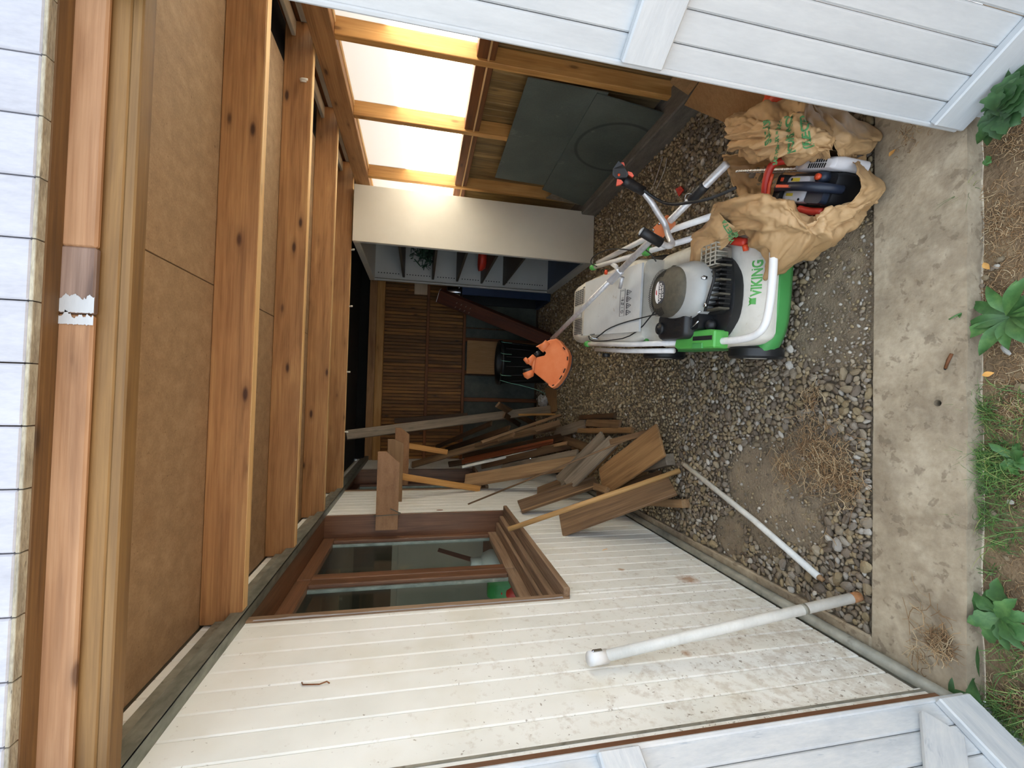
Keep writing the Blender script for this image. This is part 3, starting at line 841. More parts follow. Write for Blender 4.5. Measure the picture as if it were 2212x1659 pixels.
# ------------------------------------------------------------------ loose timber
TIMBER = [('board', 'wide walnut-brown board at the front of the timber pile, leaning on white wall', 'walnut', (-0.79, 2.5369, 0.6299), (-0.4952, 2.2723, 0.05), 0.166, 0.02, (0.75, -0.35, 0.55)),
    ('pole', 'long round wooden pole leaning on the window sill corner', 'pole', (-0.775, 2.4536, 0.9764), (-0.413, 2.2473, 0.02), 0, 0.0145, None),
    ('board', 'broad smooth light brown board lying across front of pile', 'oak', (-0.6, 2.8569, 0.227), (-0.2418, 2.3323, 0.09), 0.2188, 0.016, (0.45, -0.55, 0.75)),
    ('channel_board', 'dark brown grooved board with pale lower edge leaning on wall', 'walnut', (-0.79, 2.9777, 0.7855), (-0.613, 2.9535, 0.22), 0.1145, 0.018, (0.85, -0.4, 0.3)),
    ('board', 'greyish brown board, upper of two parallel ones beside the broad board', 'greyed', (-0.7, 3.3625, 0.3749), (-0.2975, 2.9828, 0.16), 0.1154, 0.022, (0.4, -0.5, 0.8)),
    ('board', 'greyish brown board with a rough bark edge beside the broad board', 'greyed', (-0.66, 3.035, 0.4162), (-0.3047, 2.8617, 0.14), 0.1031, 0.02, (0.4, -0.5, 0.8)),
    ('board', 'narrow board with bright yellowish edge under the broad light board', 'oak', (-0.62, 3.3171, 0.1362), (-0.3501, 2.9403, 0.08), 0.0482, 0.02, (0.5, -0.6, 0.6)),
    ('offcut', 'short offcut with square end resting on wall behind the grey boards', 'walnut', (-0.79, 3.4296, 0.5327), (-0.7, 3.3254, 0.3677), 0.0956, 0.02, (0.8, -0.4, 0.4)),
    ('frame_piece', 'small pale frame piece poking out under the broad light board', 'tan', (-0.66, 3.1199, 0.2455), (-0.62, 2.6871, 0.2619), 0.0449, 0.025, (0.5, -0.6, 0.6)),
    ('stick', 'very thin brown stick leaning on white wall over the pile', 'walnut', (-0.8, 3.1446, 1.13), (-0.2633, 2.5032, 0.22), 0, 0.0062, None),
    ('board', 'short narrow tan board on top of pile pointing at the gravel', 'walnut', (-0.3103, 2.7929, 0.2), (-0.2064, 2.497, 0.04), 0.0394, 0.018, (0.1, -0.7, 0.7)),
    ('plank', 'thick two-tone tan plank leaning on wall below the far window', 'tan', (-0.76, 3.7761, 1.0876), (-0.5376, 3.4132, 0.14), 0.1297, 0.035, (0.75, -0.5, 0.3)),
    ('plank', 'pale greyed plank with slanted tip above the thick tan plank', 'greyed', (-0.74, 4.3191, 0.6572), (-0.4822, 3.5149, 0.16), 0.0642, 0.022, (0.6, -0.6, 0.5)),
    ('trim', 'red brown moulded trim strip in the middle of pile', 'redwood', (-0.72, 4.5651, 1.0411), (-0.4712, 4.2263, 0.16), 0.0526, 0.02, (0.6, -0.6, 0.5)),
    ('trim', 'thin white painted strip directly beneath the red brown trim', 'wall_white', (-0.735, 4.3394, 1.0623), (-0.525, 4.3016, 0.14), 0.0294, 0.012, (0.6, -0.6, 0.5)),
    ('trim', 'second red brown strip running beside the moulded trim', 'redwood', (-0.71, 4.69, 1.0045), (-0.4375, 4.0866, 0.2), 0.0293, 0.016, (0.6, -0.6, 0.5)),
    ('plank', 'long mid brown plank leaning high across the dark pile', 'walnut', (-0.76, 4.6431, 1.5526), (-0.2654, 4.1102, 0.12), 0.0719, 0.024, (0.6, -0.6, 0.5)),
    ('plank', 'thin brown plank crossing just above the long mid brown plank', 'walnut', (-0.4239, 3.75, 0.9589), (-0.1828, 4.0124, 0.15), 0.03, 0.02, (0.3, -0.7, 0.6)),
    ('plank', 'long grey plank standing tall from floor up to the roof joist', 'greyed', (-0.4054, 4.15, 2.1352), (-0.1555, 4.7673, 0.02), 0.0907, 0.022, (0.35, -0.9, 0.2)),
    ('board', 'upper of two short brown boards crossing over the long grey plank foot', 'walnut', (-0.1041, 4.3, 0.7257), (-0.3552, 5.4289, 0.06), 0.0658, 0.02, (0.2, -0.8, 0.5)),
    ('board', 'lower of two short brown boards crossing over the long grey plank foot', 'darkwood', (-0.2031, 4.25, 0.6662), (-0.4693, 6.0375, 0.02), 0.0572, 0.02, (0.2, -0.8, 0.5)),
    ('board', 'short flat greyed board with rounded end near pile centre', 'greyed', (-0.3924, 4.343, 0.1), (-0.2519, 3.6864, 0.03), 0.0967, 0.018, (0.1, -0.6, 0.8)),
    ('board', 'small dark board lying at the gravel edge behind the pale striped one', 'darkwood', (-0.1941, 3.7645, 0.05), (-0.1414, 3.0987, 0.02), 0.0403, 0.03, (0.2, -0.5, 0.8)),
    ('board', 'small brown board with pale stripe lying at the gravel edge', 'walnut', (-0.2291, 3.5938, 0.05), (-0.2019, 2.9993, 0.025), 0.066, 0.02, (0.2, -0.8, 0.5)),
    ('board', 'yellow brown board lying flat beside the two small gravel edge boards', 'oak', (-0.3175, 3.766, 0.06), (-0.2305, 2.8111, 0.025), 0.0424, 0.03, (0.2, -0.8, 0.5)),
    ('stick', 'thin orange batten behind the crossing brown boards', 'stud', (-0.2032, 4.3, 0.5075), (-0.2037, 4.5597, 0.03), 0.0208, 0.012, (0.2, -0.8, 0.5)),
    ('board', 'dark board with cut slot standing behind the long grey plank', 'darkwood', (-0.3453, 5.3, 1.7789), (-0.2662, 5.3, 0.9159), 0.0612, 0.02, (0, -1, 0.1)),
    ('board', 'dim dark board leaning at far end of pile, topmost', 'darkwood', (-0.6437, 5.2, 1.2881), (-0.2843, 4.2, 0.7986), 0.0561, 0.02, (0.5, -0.7, 0.4)),
    ('board', 'dim dark board leaning at far end of pile, below the topmost', 'darkwood', (-0.6635, 5.1, 1.185), (-0.3167, 4.0, 0.6629), 0.0584, 0.02, (0.5, -0.7, 0.4)),
    ('board', 'dim olive board leaning at far end of pile', 'walnut', (-0.6754, 4.95, 1.1518), (-0.3626, 3.8, 0.6607), 0.0488, 0.02, (0.5, -0.7, 0.4)),
    ('board', 'dark board low in pile behind the moulded trim', 'darkwood', (-0.74, 5.141, 0.9744), (-0.4618, 4.5488, 0.08), 0.0536, 0.02, (0.5, -0.7, 0.4)),
    ('board', 'black brown board deep in pile under the white strip', 'darkwood', (-0.74, 4.4422, 0.8523), (-0.4631, 3.9597, 0.03), 0.0717, 0.02, (0.5, -0.7, 0.4)),
    ('board', 'short dark block end sticking out left of the moulded trim', 'darkwood', (-0.75, 4.6076, 1.1772), (-0.73, 4.6272, 1.0053), 0.0571, 0.03, (0.6, -0.6, 0.5)),
    ('board', 'mustard edged board under the short flat greyed board', 'oak', (-0.4975, 4.4623, 0.08), (-0.4862, 3.6949, 0.03), 0.0409, 0.02, (0.2, -0.7, 0.7)),
    ('board', 'brown board under the grey parallel boards, low in pile', 'walnut', (-0.437, 4.355, 0.09), (-0.4435, 3.3116, 0.03), 0.0775, 0.02, (0.2, -0.6, 0.8)),
    ('block', 'grey brown wood block on gravel beyond the broad light board', 'greyed', (-0.4485, 2.6003, 0.035), (-0.3578, 2.3193, 0.035), 0.068, 0.06, (0.1, -0.5, 0.9)),
    ('block', 'pale square beam end on gravel by the wall foot', 'tan', (-0.6638, 2.5433, 0.03), (-0.5812, 2.1659, 0.03), 0.046, 0.05, (0.1, -0.6, 0.8)),
    ('board', 'mustard brown lath showing between pole and broad light board', 'oak', (-0.6046, 2.902, 0.1), (-0.4836, 2.5609, 0.04), 0.0268, 0.015, (0.4, -0.6, 0.7)),
    ('board', 'dark board lying low at the pile foot beneath the front board', 'darkwood', (-0.7, 2.8325, 0.2699), (-0.4796, 2.4137, 0.03), 0.0861, 0.02, (0.5, -0.5, 0.7)),
    ('board', 'mid brown board crossing beneath the thin brown plank', 'walnut', (-0.4152, 3.9, 0.7889), (-0.3383, 4.3314, 0.1), 0.0549, 0.02, (0.4, -0.7, 0.5)),
    ('board', 'tan lath lying steep between the trims and pale greyed plank', 'tan', (-0.7, 4.8502, 0.5303), (-0.4437, 3.9048, 0.12), 0.0353, 0.015, (0.5, -0.6, 0.5)),
    ('board', 'dark brown wide board at pile bottom near flat greyed board', 'darkwood', (-0.62, 4.924, 0.4084), (-0.381, 4.0299, 0.03), 0.0836, 0.02, (0.4, -0.7, 0.5)),
    ('board', 'dull brown board lying under the parallel greyish boards', 'walnut', (-0.68, 4.2135, 0.1784), (-0.4795, 3.3805, 0.04), 0.0765, 0.02, (0.4, -0.6, 0.6))]
for (nm, lab, mt, a, b, wd, th, nr) in TIMBER:
    a, b = Vector(a), Vector(b)
    cat = {'pole': 'pole', 'stick': 'stick', 'trim': 'trim strip', 'block': 'wood block'}.get(nm, 'board')
    if wd == 0:
        o = tube({'pole': 'wooden_pole', 'stick': 'thin_stick'}[nm], M[mt], [(0, 0, 0), ((b - a).length * .5, 0.0, 0), ((b - a).length, 0, 0)], th, None, 12, 0,
                 Matrix.Translation(a) @ frame(b - a, (0, 0, 1)))
        tag(o, lab, cat)
    elif nm == 'channel_board':
        L = (b - a).length; h = wd / 2
        prof = [(-h, -.006), (h, -.006), (h, .016), (h - .016, .016), (h - .020, .004), (-h + .016, .004), (-h + .010, .014), (-h, .014)]
        o = loft('grooved_board', M[mt], [[(0, p, q) for p, q in prof], [(L, p, q) for p, q in prof]], None, Matrix.Translation(a) @ frame(b - a, nr), False)
        tag(o, lab, cat)
        e = link(bpy.data.objects.new('pale_edge', box_mesh(L, 0.013, 0.002, 0)), M['tan'], o, Matrix.Translation(a) @ frame(b - a, nr) @ Matrix.Translation((L / 2, -h + .005, .0148)))
    else:
        o = bar({'board': 'loose_board', 'plank': 'loose_plank', 'trim': 'trim_strip', 'offcut': 'offcut', 'frame_piece': 'frame_piece', 'block': 'wood_block', 'stick': 'batten'}[nm], M[mt], a, b, wd, th, nr, None, 0.0025)
        tag(o, lab, cat)

# three shelf brackets on the left wall
def bracket(label, x_end, y, z_top, z_bot, cut, mat, brace=None, hook_x=XL):
    t = thing('shelf_bracket', label, 'bracket', (XL, y, z_bot), 'wooden brackets on the left wall')
    L = x_end - hook_x; h = z_top - z_bot
    poly = [(0, 0), (L - cut, 0), (L, h * .62), (L, h), (0, h)]
    m = Matrix.Translation((hook_x, y, z_bot)) @ frame((1, 0, 0), (0, -1, 0))
    prism('arm', M[mat], poly, 0.016, t, m, 0.0012)
    if brace:
        a, b = brace
        bar('brace', M['stud'], a, b, 0.050, 0.030, (0.2, -1, 0.2), t)
    return t
b1 = bracket('nearest wooden bracket arm, plain hardboard with a loop of string round it', -0.392, 2.95, 1.752, 1.612, 0.075, 'ply', None, -0.90)
multi_tube('string', M['room_dark'], [[(-0.80, 2.929, 1.60), (-0.802, 2.927, 1.68), (-0.806, 2.929, 1.762), (-0.806, 2.95, 1.768), (-0.80, 2.956, 1.60), (-0.79, 2.92, 1.595), (-0.76, 2.925, 1.66)]], 0.003, b1, 6, 1)
b2 = bracket('middle wooden bracket arm of yellow grained wood with an orange diagonal brace', -0.36, 3.40, 1.722, 1.605, 0.03, 'tan',
        ((-0.6339, 3.4200, 1.6873), (-0.8150, 3.7056, 0.9702)))
b3 = bracket('farthest wooden bracket arm, reddish with an orange diagonal brace', -0.32, 4.0, 1.70, 1.575, 0.06, 'ply',
        ((-0.4847, 4.0500, 1.6087), (-0.5618, 4.1500, 1.2257)))

# two white pipes
t = thing('white_pipe', 'long thin white pipe lying flat on the gravel', 'pipe', (-0.5383, 1.6797, 0.015))
tube('pipe', M['pipe_white'], [(-0.3702, 2.2098, 0.016), (-0.5337, 1.6718, 0.022), (-0.6518, 1.3584, 0.018)], 0.0135, t, 14)
tube('broken_end', M['tan'], [(-0.6481, 1.3662, 0.018), (-0.6584, 1.3411, 0.014)], [0.0125, 0.008], t, 10)
t = thing('white_pipe', 'thick white pipe with rusty foot leaning on white boards', 'pipe', (-0.6573, 1.2095, 0.02))
pa, pb = Vector((-0.7950, 1.2534, 0.9295)), Vector((-0.6529, 1.2032, 0.02))
tube('pipe', M['pipe_white'], [pa, pa.lerp(pb, .5), pa.lerp(pb, .965)], 0.0165, t, 16)
tube('rusty_foot', M['rust'], [pa.lerp(pb, .965), pb], [0.0168, 0.0160], t, 16)
pc = Vector((-0.7900, 1.2431, 0.9745))
tube('socket', M['tube_white'], [pa + (pa - pc) * .4, pc], 0.0205, t, 16)
bar('socket_clip', M['steel'], pa + Vector((.021, 0, 0)), pc.lerp(pa, .2) + Vector((.021, 0, 0)), 0.010, 0.008, (1, 0, 0), t)
tube('pipe_band', M['base_metal'], [pa.lerp(pb, .76), pa.lerp(pb, .775)], 0.0172, t, 16)

# ------------------------------------------------------------------ right wall: leaning boards, cardboard
def slab(name, mat, c, th, parent=None):
    """flat sheet from four corners (in order), th thick"""
    c = [Vector(p) for p in c]
    n = (c[1] - c[0]).cross(c[3] - c[0]).normalized() * th
    V = c + [p + n for p in c]
    Fc = [(0, 1, 2, 3), (7, 6, 5, 4), (0, 4, 5, 1), (1, 5, 6, 2), (2, 6, 7, 3), (3, 7, 4, 0)]
    bm = bmesh.new(); vs = [bm.verts.new(v) for v in V]
    for f in Fc: bm.faces.new([vs[i] for i in f])
    return link(bpy.data.objects.new(name, from_bm(bm, name)), mat, parent)
o = slab('leaning_panel', M['sheet'], [(1.728, 2.262, .50), (1.728, 3.40, .48), (1.732, 3.385, .962), (1.732, 2.262, .974)], 0.006)
tag(o, 'upper grey green panel leaning between the studs of the right wall', 'panel')
o = slab('leaning_panel', M['sheet_ring'], [(1.690, 2.29, .136), (1.690, 3.60, .136), (1.722, 3.46, .548), (1.722, 2.272, .566)], 0.006)
tag(o, 'lower grey green panel with round stain standing on the grey plinth', 'panel')
o = slab('leaning_panel', M['greyed'], [(1.702, 3.47, .137), (1.702, 3.615, .137), (1.724, 3.612, .47), (1.724, 3.47, .42)], 0.010)
tag(o, 'small tan panel wedged between grey green panel and cream cabinet', 'panel')
o = slab('cardboard_sheet', M['cardboard'], [(1.6000, 2.0753, 0.1364), (1.3322, 1.8124, 0.012), (1.2997, 1.5553, 0.012), (1.6000, 1.8692, 0.1722)], 0.006)
tag(o, 'brown cardboard sheet leaning on the grey plinth by the open door', 'cardboard')
o = slab('cardboard_sheet', M['cardboard'], [(1.6100, 1.9584, 0.3020), (1.6100, 2.0140, 0.1613), (1.6200, 1.8789, 0.1655), (1.6400, 1.8779, 0.3052)], 0.006)
tag(o, 'torn cardboard piece above the larger cardboard sheet on plinth', 'cardboard')
pt = Vector((1.2286, 1.4634, 0.1000))
t = thing('orange_bag', 'crumpled orange plastic bag behind brown paper sack by door', 'bag', (pt.x, pt.y, 0))
bm = bmesh.new(); bmesh.ops.create_icosphere(bm, subdivisions=4, radius=0.085)
for v in bm.verts:
    f = 1 + 0.35 * abs(mnoise.noise(v.co * 14)) + 0.2 * mnoise.noise(v.co * 30)
    v.co = Vector((v.co.x * f, v.co.y * f, max(-0.07, v.co.z * f)))
link(bpy.data.objects.new('crumpled_film', from_bm(bm, 'crumpled_film', False)), M['orange_red'], t, Matrix.Translation((pt.x, pt.y, 0.075)))

# ------------------------------------------------------------------ cream cabinet with open front
CX0, CX1, CY0, CY1, CZ = 1.195, 1.655, 3.62, 4.86, 2.062
t = thing('storage_cabinet', 'tall cream metal cabinet with open shelves against right wall', 'cabinet', (1.42, 4.24, 0))
box('side_panel', M['cabinet'], (CX0, CY0, 0.012), (CX1, CY0 + 0.022, CZ), t, 0.003, 2)
box('side_panel', M['cabinet_in'], (CX0, CY1 - 0.022, 0.012), (CX1, CY1, CZ), t, 0.003, 2)
box('back_panel', M['cabinet_in'], (CX1 - 0.012, CY0 + 0.022, 0.07), (CX1 - 0.004, CY1 - 0.022, CZ - 0.05), t, 0)
box('top', M['cabinet'], (CX0, CY0 + 0.022, CZ - 0.055), (CX1, CY1 - 0.022, CZ - 0.002), t, 0.003)
box('bottom', M['blue'], (CX0 + .03, CY0 + 0.022, 0.055), (CX1 - .012, CY1 - 0.022, 0.075), t, 0)
box('plinth_rail', M['cabinet_in'], (CX0, CY0 + 0.022, 0.012), (CX0 + 0.03, CY1 - 0.022, 0.085), t, 0.003)
for yy in (CY0 + 0.022, CY1 - 0.040):
    box('front_post', M['cabinet_in'], (CX0, yy, 0.085), (CX0 + 0.016, yy + 0.018, CZ - 0.055), t, 0.002)
    box('door_track', M['base_metal'], (CX0 + 0.018, yy + 0.002, 0.085), (CX0 + 0.024, yy + 0.016, CZ - 0.055), t, 0.001)
for zz in (0.598, 0.853, 1.127, 1.393, 1.706):
    box('shelf', M['shelf_dark'], (CX0 + 0.05, CY0 + 0.024, zz - 0.012), (CX1 - 0.014, CY1 - 0.024, zz + 0.012), t, 0.002)
V, Fc = [], []
for k in range(62):
    zz = 0.14 + k * 0.030
    if any(abs(zz - s) < .03 for s in (0.598, 0.853, 1.127, 1.393, 1.706)): continue
    o_ = len(V)
    for a in range(8):
        V.append((CX0 + 0.085 + 0.0052 * math.cos(a * math.pi / 4), CY1 - 0.0226, zz + 0.0075 * math.sin(a * math.pi / 4)))
    Fc.append(tuple(range(o_, o_ + 8)))
o = link(bpy.data.objects.new('peg_holes', mesh('peg_holes', V, Fc)), M['black_hole'], t); o['kind'] = 'stuff'
tube('lock_knob', M['steel'], [(CX0 - 0.001, CY1 - 0.016, 1.10), (CX0 - 0.020, CY1 - 0.016, 1.10)], 0.010, t, 10)
# things on its shelves
V, Fc = [], []
for k in range(260):
    c = Vector((rng.uniform(1.28, 1.58), rng.uniform(4.05, 4.55), 1.41 + 0.006 + abs(rng.normal(0, .09))))
    c.z = min(c.z, 1.62)
    d = Vector(rng.normal(0, 1, 3)).normalized() * 0.045; e = d.orthogonal().normalized() * 0.006
    o_ = len(V); V += [c - d - e, c - d + e, c + d + e, c + d - e]; Fc.append((o_, o_ + 1, o_ + 2, o_ + 3))
for v in V: v.z = max(v.z, 1.407)
tag(link(bpy.data.objects.new('green_netting', mesh('green_netting', V, Fc)), M['tinsel']), 'tangled dark green netting on the second shelf of the cream cabinet', 'netting', None, 'stuff')
o = lathe('red_dish', M['red'], [(0.03, 0), (0.085, 0.004), (0.11, 0.035), (0.115, 0.07), (0.105, 0.07), (0.08, 0.01)], None, Matrix.Translation((1.39, 4.44, 0.867)), 24)
tag(o, 'red dish on a shelf inside the cream cabinet', 'dish')

# low dark cabinet beyond, with a metal can on it
t = thing('low_cabinet', 'low dark blue open cabinet standing behind the cream cabinet', 'cabinet', (1.42, 5.2, 0))
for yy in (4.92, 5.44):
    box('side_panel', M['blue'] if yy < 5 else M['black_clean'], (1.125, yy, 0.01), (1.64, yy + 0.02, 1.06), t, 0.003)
box('top', M['black_clean'], (1.125, 4.94, 1.04), (1.64, 5.44, 1.06), t, 0.003)
box('bottom', M['blue'], (1.125, 4.94, 0.03), (1.64, 5.44, 0.055), t, 0.003)
box('front_rail', M['blue'], (1.118, 4.92, 0.01), (1.132, 5.46, 0.05), t, 0.003)
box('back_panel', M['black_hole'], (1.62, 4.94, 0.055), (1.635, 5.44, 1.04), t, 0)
t = thing('metal_can', 'shiny metal can on top of the low dark cabinet', 'can', (1.20, 5.15, 1.06))
lathe('can_body', M['steel'], [(0.06, 0), (0.062, 0.005), (0.06, 0.01), (0.06, 0.15), (0.063, 0.155), (0.057, 0.155)], t, Matrix.Translation((1.20, 5.15, 1.061)))
lathe('can_lid', M['alu'], [(0.0, 0), (0.056, 0), (0.056, 0.006), (0.0, 0.008)], t, Matrix.Translation((1.20, 5.15, 1.21)))
tag(box('pale_block', M['pale_wood'], (1.215, 5.47, 1.441), (1.385, 5.515, 1.60), None, 0.002), 'pale clean wood block on the rail of the dark back wall', 'wood block')

# red brown boxed beam leaning across the back
ba, bb = Vector((1.0983, 4.9300, 1.3196)), Vector((0.6317, 4.7699, 0.05))
t = thing('leaning_beam', 'reddish brown boxed beam leaning diagonally in the dark back corner', 'beam', bb)
nb = Vector((-0.55, -0.8, 0.25))
bar('beam_body', M['beam_red'], ba, bb, 0.150, 0.075, nb, t, 0.004)
fr = frame(bb - ba, nb); yv = Vector((fr[0][1], fr[1][1], fr[2][1])); zv = Vector((fr[0][2], fr[1][2], fr[2][2]))
bar('beam_lip', M['beam_red'], ba + yv * .060 + zv * .042, bb + yv * .060 + zv * .042, 0.040, 0.012, nb, t, 0.003)
ax = (bb - ba).normalized()
bar('pale_end', M['wall_white'], ba - ax * .002 - yv * .072, ba - ax * .002 + yv * .072, 0.066, 0.005, -ax, t, 0)
for s in (.16, .20, .24, .28):
    for q in (-.03, .025):
        p = ba.lerp(bb, s) + yv * (q - .02) + zv * .0385
        bar('nail_mark', M['fascia'], p, p + yv * .018 + ax * .008, 0.005, 0.002, zv, t, 0)

# cardboard sheet, black bin with twine, rubble at the back
tag(box('cardboard_sheet', M['cardboard'], (0.245, 5.30, 0.0), (0.655, 5.315, 0.945), None, 0.001), 'plain brown cardboard sheet standing against the back wall behind black bin', 'cardboard')
t = thing('black_bin', 'round black plastic bin with pale green twine over its rim', 'bin', (0.37, 4.98, 0))
lathe('bin_body', M['bin'], [(0.0, 0.004), (0.20, 0.004), (0.215, 0.03), (0.245, 0.57), (0.262, 0.58), (0.262, 0.61), (0.243, 0.612), (0.235, 0.57), (0.205, 0.04), (0.0, 0.03)], t, Matrix.Translation((0.37, 4.98, 0)), 40)
for k in range(14):
    a = 2 * math.pi * k / 14
    tube('rib', M['bin'], [(0.37 + .214 * math.cos(a), 4.98 + .214 * math.sin(a), .04), (0.37 + .243 * math.cos(a), 4.98 + .243 * math.sin(a), .56)], 0.006, t, 6)
lines = []
for yy in (-.10, 0.0, .05, .13):
    c0 = Vector((0.37 - 0.262 + yy, 4.98 - .18 + abs(yy) * .3, .55))
    lines.append([(0.22 + yy * 1.6 + .15, 4.98 - .235, .50), (0.22 + yy * 1.6 + .15, 4.98 - .268, .60), (0.23 + yy * 1.6 + .15, 4.98 - .24, .626), (0.25 + yy * 1.6 + .15, 4.98 - .1, .60)])
lines.append([(0.16, 4.80, .62), (0.13, 4.74, .52), (0.10, 4.72, .36), (0.06, 4.70, .2), (0.02, 4.68, .12)])
for i, ln in enumerate(lines):
    tag(tube('green_twine', M['twine'], ln, 0.0035, None, 5, 1), 'short green twine strand on bin rim, %s from the long trailing strand' % ('first', 'second', 'third', 'fourth')[i] if i < 4 else 'long pale green twine strand trailing from bin rim to the ground', 'twine', 'short twine strands over the bin rim' if i < 4 else None)
pt = Vector((-0.0655, 5.0152, 0.05))
t = thing('rubble_lump', 'pale crumbly rubble lump lying at the back by the pile', 'rubble', (pt.x, pt.y, 0))
bm = bmesh.new(); bmesh.ops.create_icosphere(bm, subdivisions=3, radius=0.10)
for v in bm.verts:
    f = 1 + 0.5 * mnoise.noise(v.co * 18) + .2 * mnoise.noise(v.co * 45)
    v.co = Vector((v.co.x * f * .8, v.co.y * f * 1.1, max(-0.05, v.co.z * f * .55)))
link(bpy.data.objects.new('lump', from_bm(bm, 'lump', False)), M['rubble'], t, Matrix.Translation((pt.x, pt.y, 0.05)))
o = slab('cardboard_scrap', M['cardboard'], [(0.09101, 5.0179, 0.03), (0.09797, 4.6116, 0.01), (-0.1684, 4.5748, 0.01), (-0.1965, 4.7317, 0.03)], 0.004)
tag(o, 'flat torn cardboard scrap on the ground by the brushcutter head', 'cardboard')

# hooks in the roof
def hook(p, label, mat='white_hook', r=0.010, group='white hooks along the last joist'):
    p = Vector(p); sd = Vector((0, -1, 0)) if group else Vector((-.25, -.6, -.1)).normalized()
    t = thing('cup_hook', label, 'hook', p, group)
    tube('shank', M[mat], [p, p + Vector((0, 0, -0.026))], 0.0062, t, 8)
    pts = [p + Vector((0, 0, -0.020))]
    for k in range(9):
        a = math.radians(200 - k * 30)
        pts.append(p + sd * (r * math.cos(a) + r * .9) + Vector((0, 0, -0.024 + r * math.sin(a))))
    tube('hook', M[mat], pts, 0.006, t, 8, 1)
hook((1.145, 3.700, 2.081), 'white hook on last joist, right above the cream cabinet')
hook((0.682, 3.700, 2.081), 'white hook on last joist, second from the cream cabinet')
hook((0.149, 3.700, 2.081), 'white hook on last joist, third from the cream cabinet')
hook((-0.335, 3.700, 2.081), 'white hook on last joist, by the tall grey plank')
hook((1.555, 2.326, 2.135), 'white hook screwed into the side of the second joist', 'white_hook', 0.02, None)

# ------------------------------------------------------------------ lawn mower
MA = math.radians(-3.9)
MW = Matrix.Translation((0.46, 1.40, 0.0)) @ Matrix.Rotation(MA, 4, 'Z')      # local: x right, y towards the grass box, z up
mo = thing('lawn_mower', 'white and green petrol lawn mower with dark engine standing on gravel', 'lawn mower', (0.46, 1.40, 0), None, Matrix.Rotation(MA, 4, 'Z'))
def ringx(y, hw, z0, z1, r, n=5):
    return [(px, y, pz) for px, pz in rrect(2 * hw, z1 - z0, r, n, 0, (z0 + z1) / 2)]
body = loft('deck', M['mower_white'], [ringx(.018, .205, .150, .182, .015), ringx(.028, .222, .142, .206, .03), ringx(.06, .236, .13, .232, .04),
      ringx(.12, .244, .09, .25, .04), ringx(.35, .246, .07, .268, .04), ringx(.60, .236, .07, .30, .04), ringx(.66, .22, .09, .30, .04)], mo, MW)
auto_smooth(body, 40)
# green front apron
rings = []
for u in np.linspace(-.262, .262, 19):
    q = abs(u) / .262
    v0 = .022 + .055 * q ** 4
    rings.append([(u, v0 + dv, z) for dv, z in ((0.03, .074), (.004, .080), (-.012, .110), (-.010, .148), (0.010, .162), (0.05, .162), (0.05, .08))])
auto_smooth(loft('apron', M['mower_green'], rings, mo, MW, True, True, True), 50)
for (u, v, r, w) in ((-.268, .165, .105, .048), (.268, .165, .105, .048), (-.262, .86, .115, .05), (.262, .86, .115, .05)):
    wm = MW @ Matrix.Translation((u, v, r + .001)) @ Matrix.Rotation(math.pi / 2, 4, 'Y')
    prof = [(r * .60, -w / 2), (r * .93, -w / 2), (r, -w * .32), (r, w * .32), (r * .93, w / 2), (r * .60, w / 2)]
    wh = lathe('wheel', M['black_plastic'], [(0.001, -w * .3), (r * .6, -w * .3)] + prof + [(r * .6, w * .3), (0.001, w * .3)], mo, wm, 32)
    auto_smooth(wh, 40)
    lathe('hub', M['mower_white'], [(0.001, -w * .52), (r * .42, -w * .50), (r * .46, -w * .3), (r * .46, w * .3), (r * .42, w * .5), (0.001, w * .52)], wh, wm, 20)
for u in (-.243, .243):
    loft('side_skirt', M['mower_green'], [[(u + d, .26 + 0.0, z) for d, z in ((-.008, .06), (.008, .06), (.008, .15), (-.008, .15))], [(u + d, .70, z) for d, z in ((-.008, .06), (.008, .06), (.008, .13), (-.008, .13))]], mo, MW, False)
# black engine base, fins, shroud
EU, EV = -.045, .285
def oval(cu, cv, a, b, z, n=40, p=2.3):
    out = []
    for k in range(n):
        t_ = 2 * math.pi * k / n; c, s = math.cos(t_), math.sin(t_)
        out.append((cu + a * math.copysign(abs(c) ** (2 / p), c), cv + b * math.copysign(abs(s) ** (2 / p), s), z))
    return out
base = loft('engine_base', M['black_plastic'], [oval(EU, EV, .200, .195, .245), oval(EU, EV, .200, .195, .285), oval(EU, EV, .188, .183, .292)], mo, MW)
auto_smooth(base, 40)
blk = loft('cylinder', M['black_hole'], [oval(EU + .045, EV - .10, .115, .085, .285, 24, 4), oval(EU + .045, EV - .10, .115, .085, .318, 24, 4)], mo, MW); auto_smooth(blk, 40)
for k in range(11):
    box('cooling_fin', M['engine_olive'] if k % 3 == 0 else M['black_plastic'], (-.085, -.004, -.025), (.085, .004, .025), blk, 0.0015).matrix_basis = MW @ Matrix.Translation((EU - .055 + k * .019, EV - .105, .325)) @ Matrix.Rotation(math.pi / 2, 4, 'Z')
shr_c = (EU + .040, EV + .025)
shr = loft('engine_shroud', M['engine_grey'], [oval(shr_c[0], shr_c[1], .128, .168, .30), oval(shr_c[0], shr_c[1], .128, .168, .365), oval(shr_c[0], shr_c[1] + .004, .118, .157, .395),
       oval(shr_c[0], shr_c[1] + .014, .105, .132, .415), oval(shr_c[0], shr_c[1] + .025, .05, .07, .424), oval(shr_c[0], shr_c[1] + .025, .004, .004, .425)], mo, MW)
auto_smooth(shr, 50)
dome_c = (shr_c[0], shr_c[1] + .042)
dome = loft('starter_cover', M['engine_olive'], [oval(*dome_c, .112, .140, .365), oval(*dome_c, .111, .138, .415), oval(*dome_c, .100, .126, .431), oval(*dome_c, .07, .09, .442), oval(*dome_c, .004, .004, .446)], mo, MW)
auto_smooth(dome, 50)
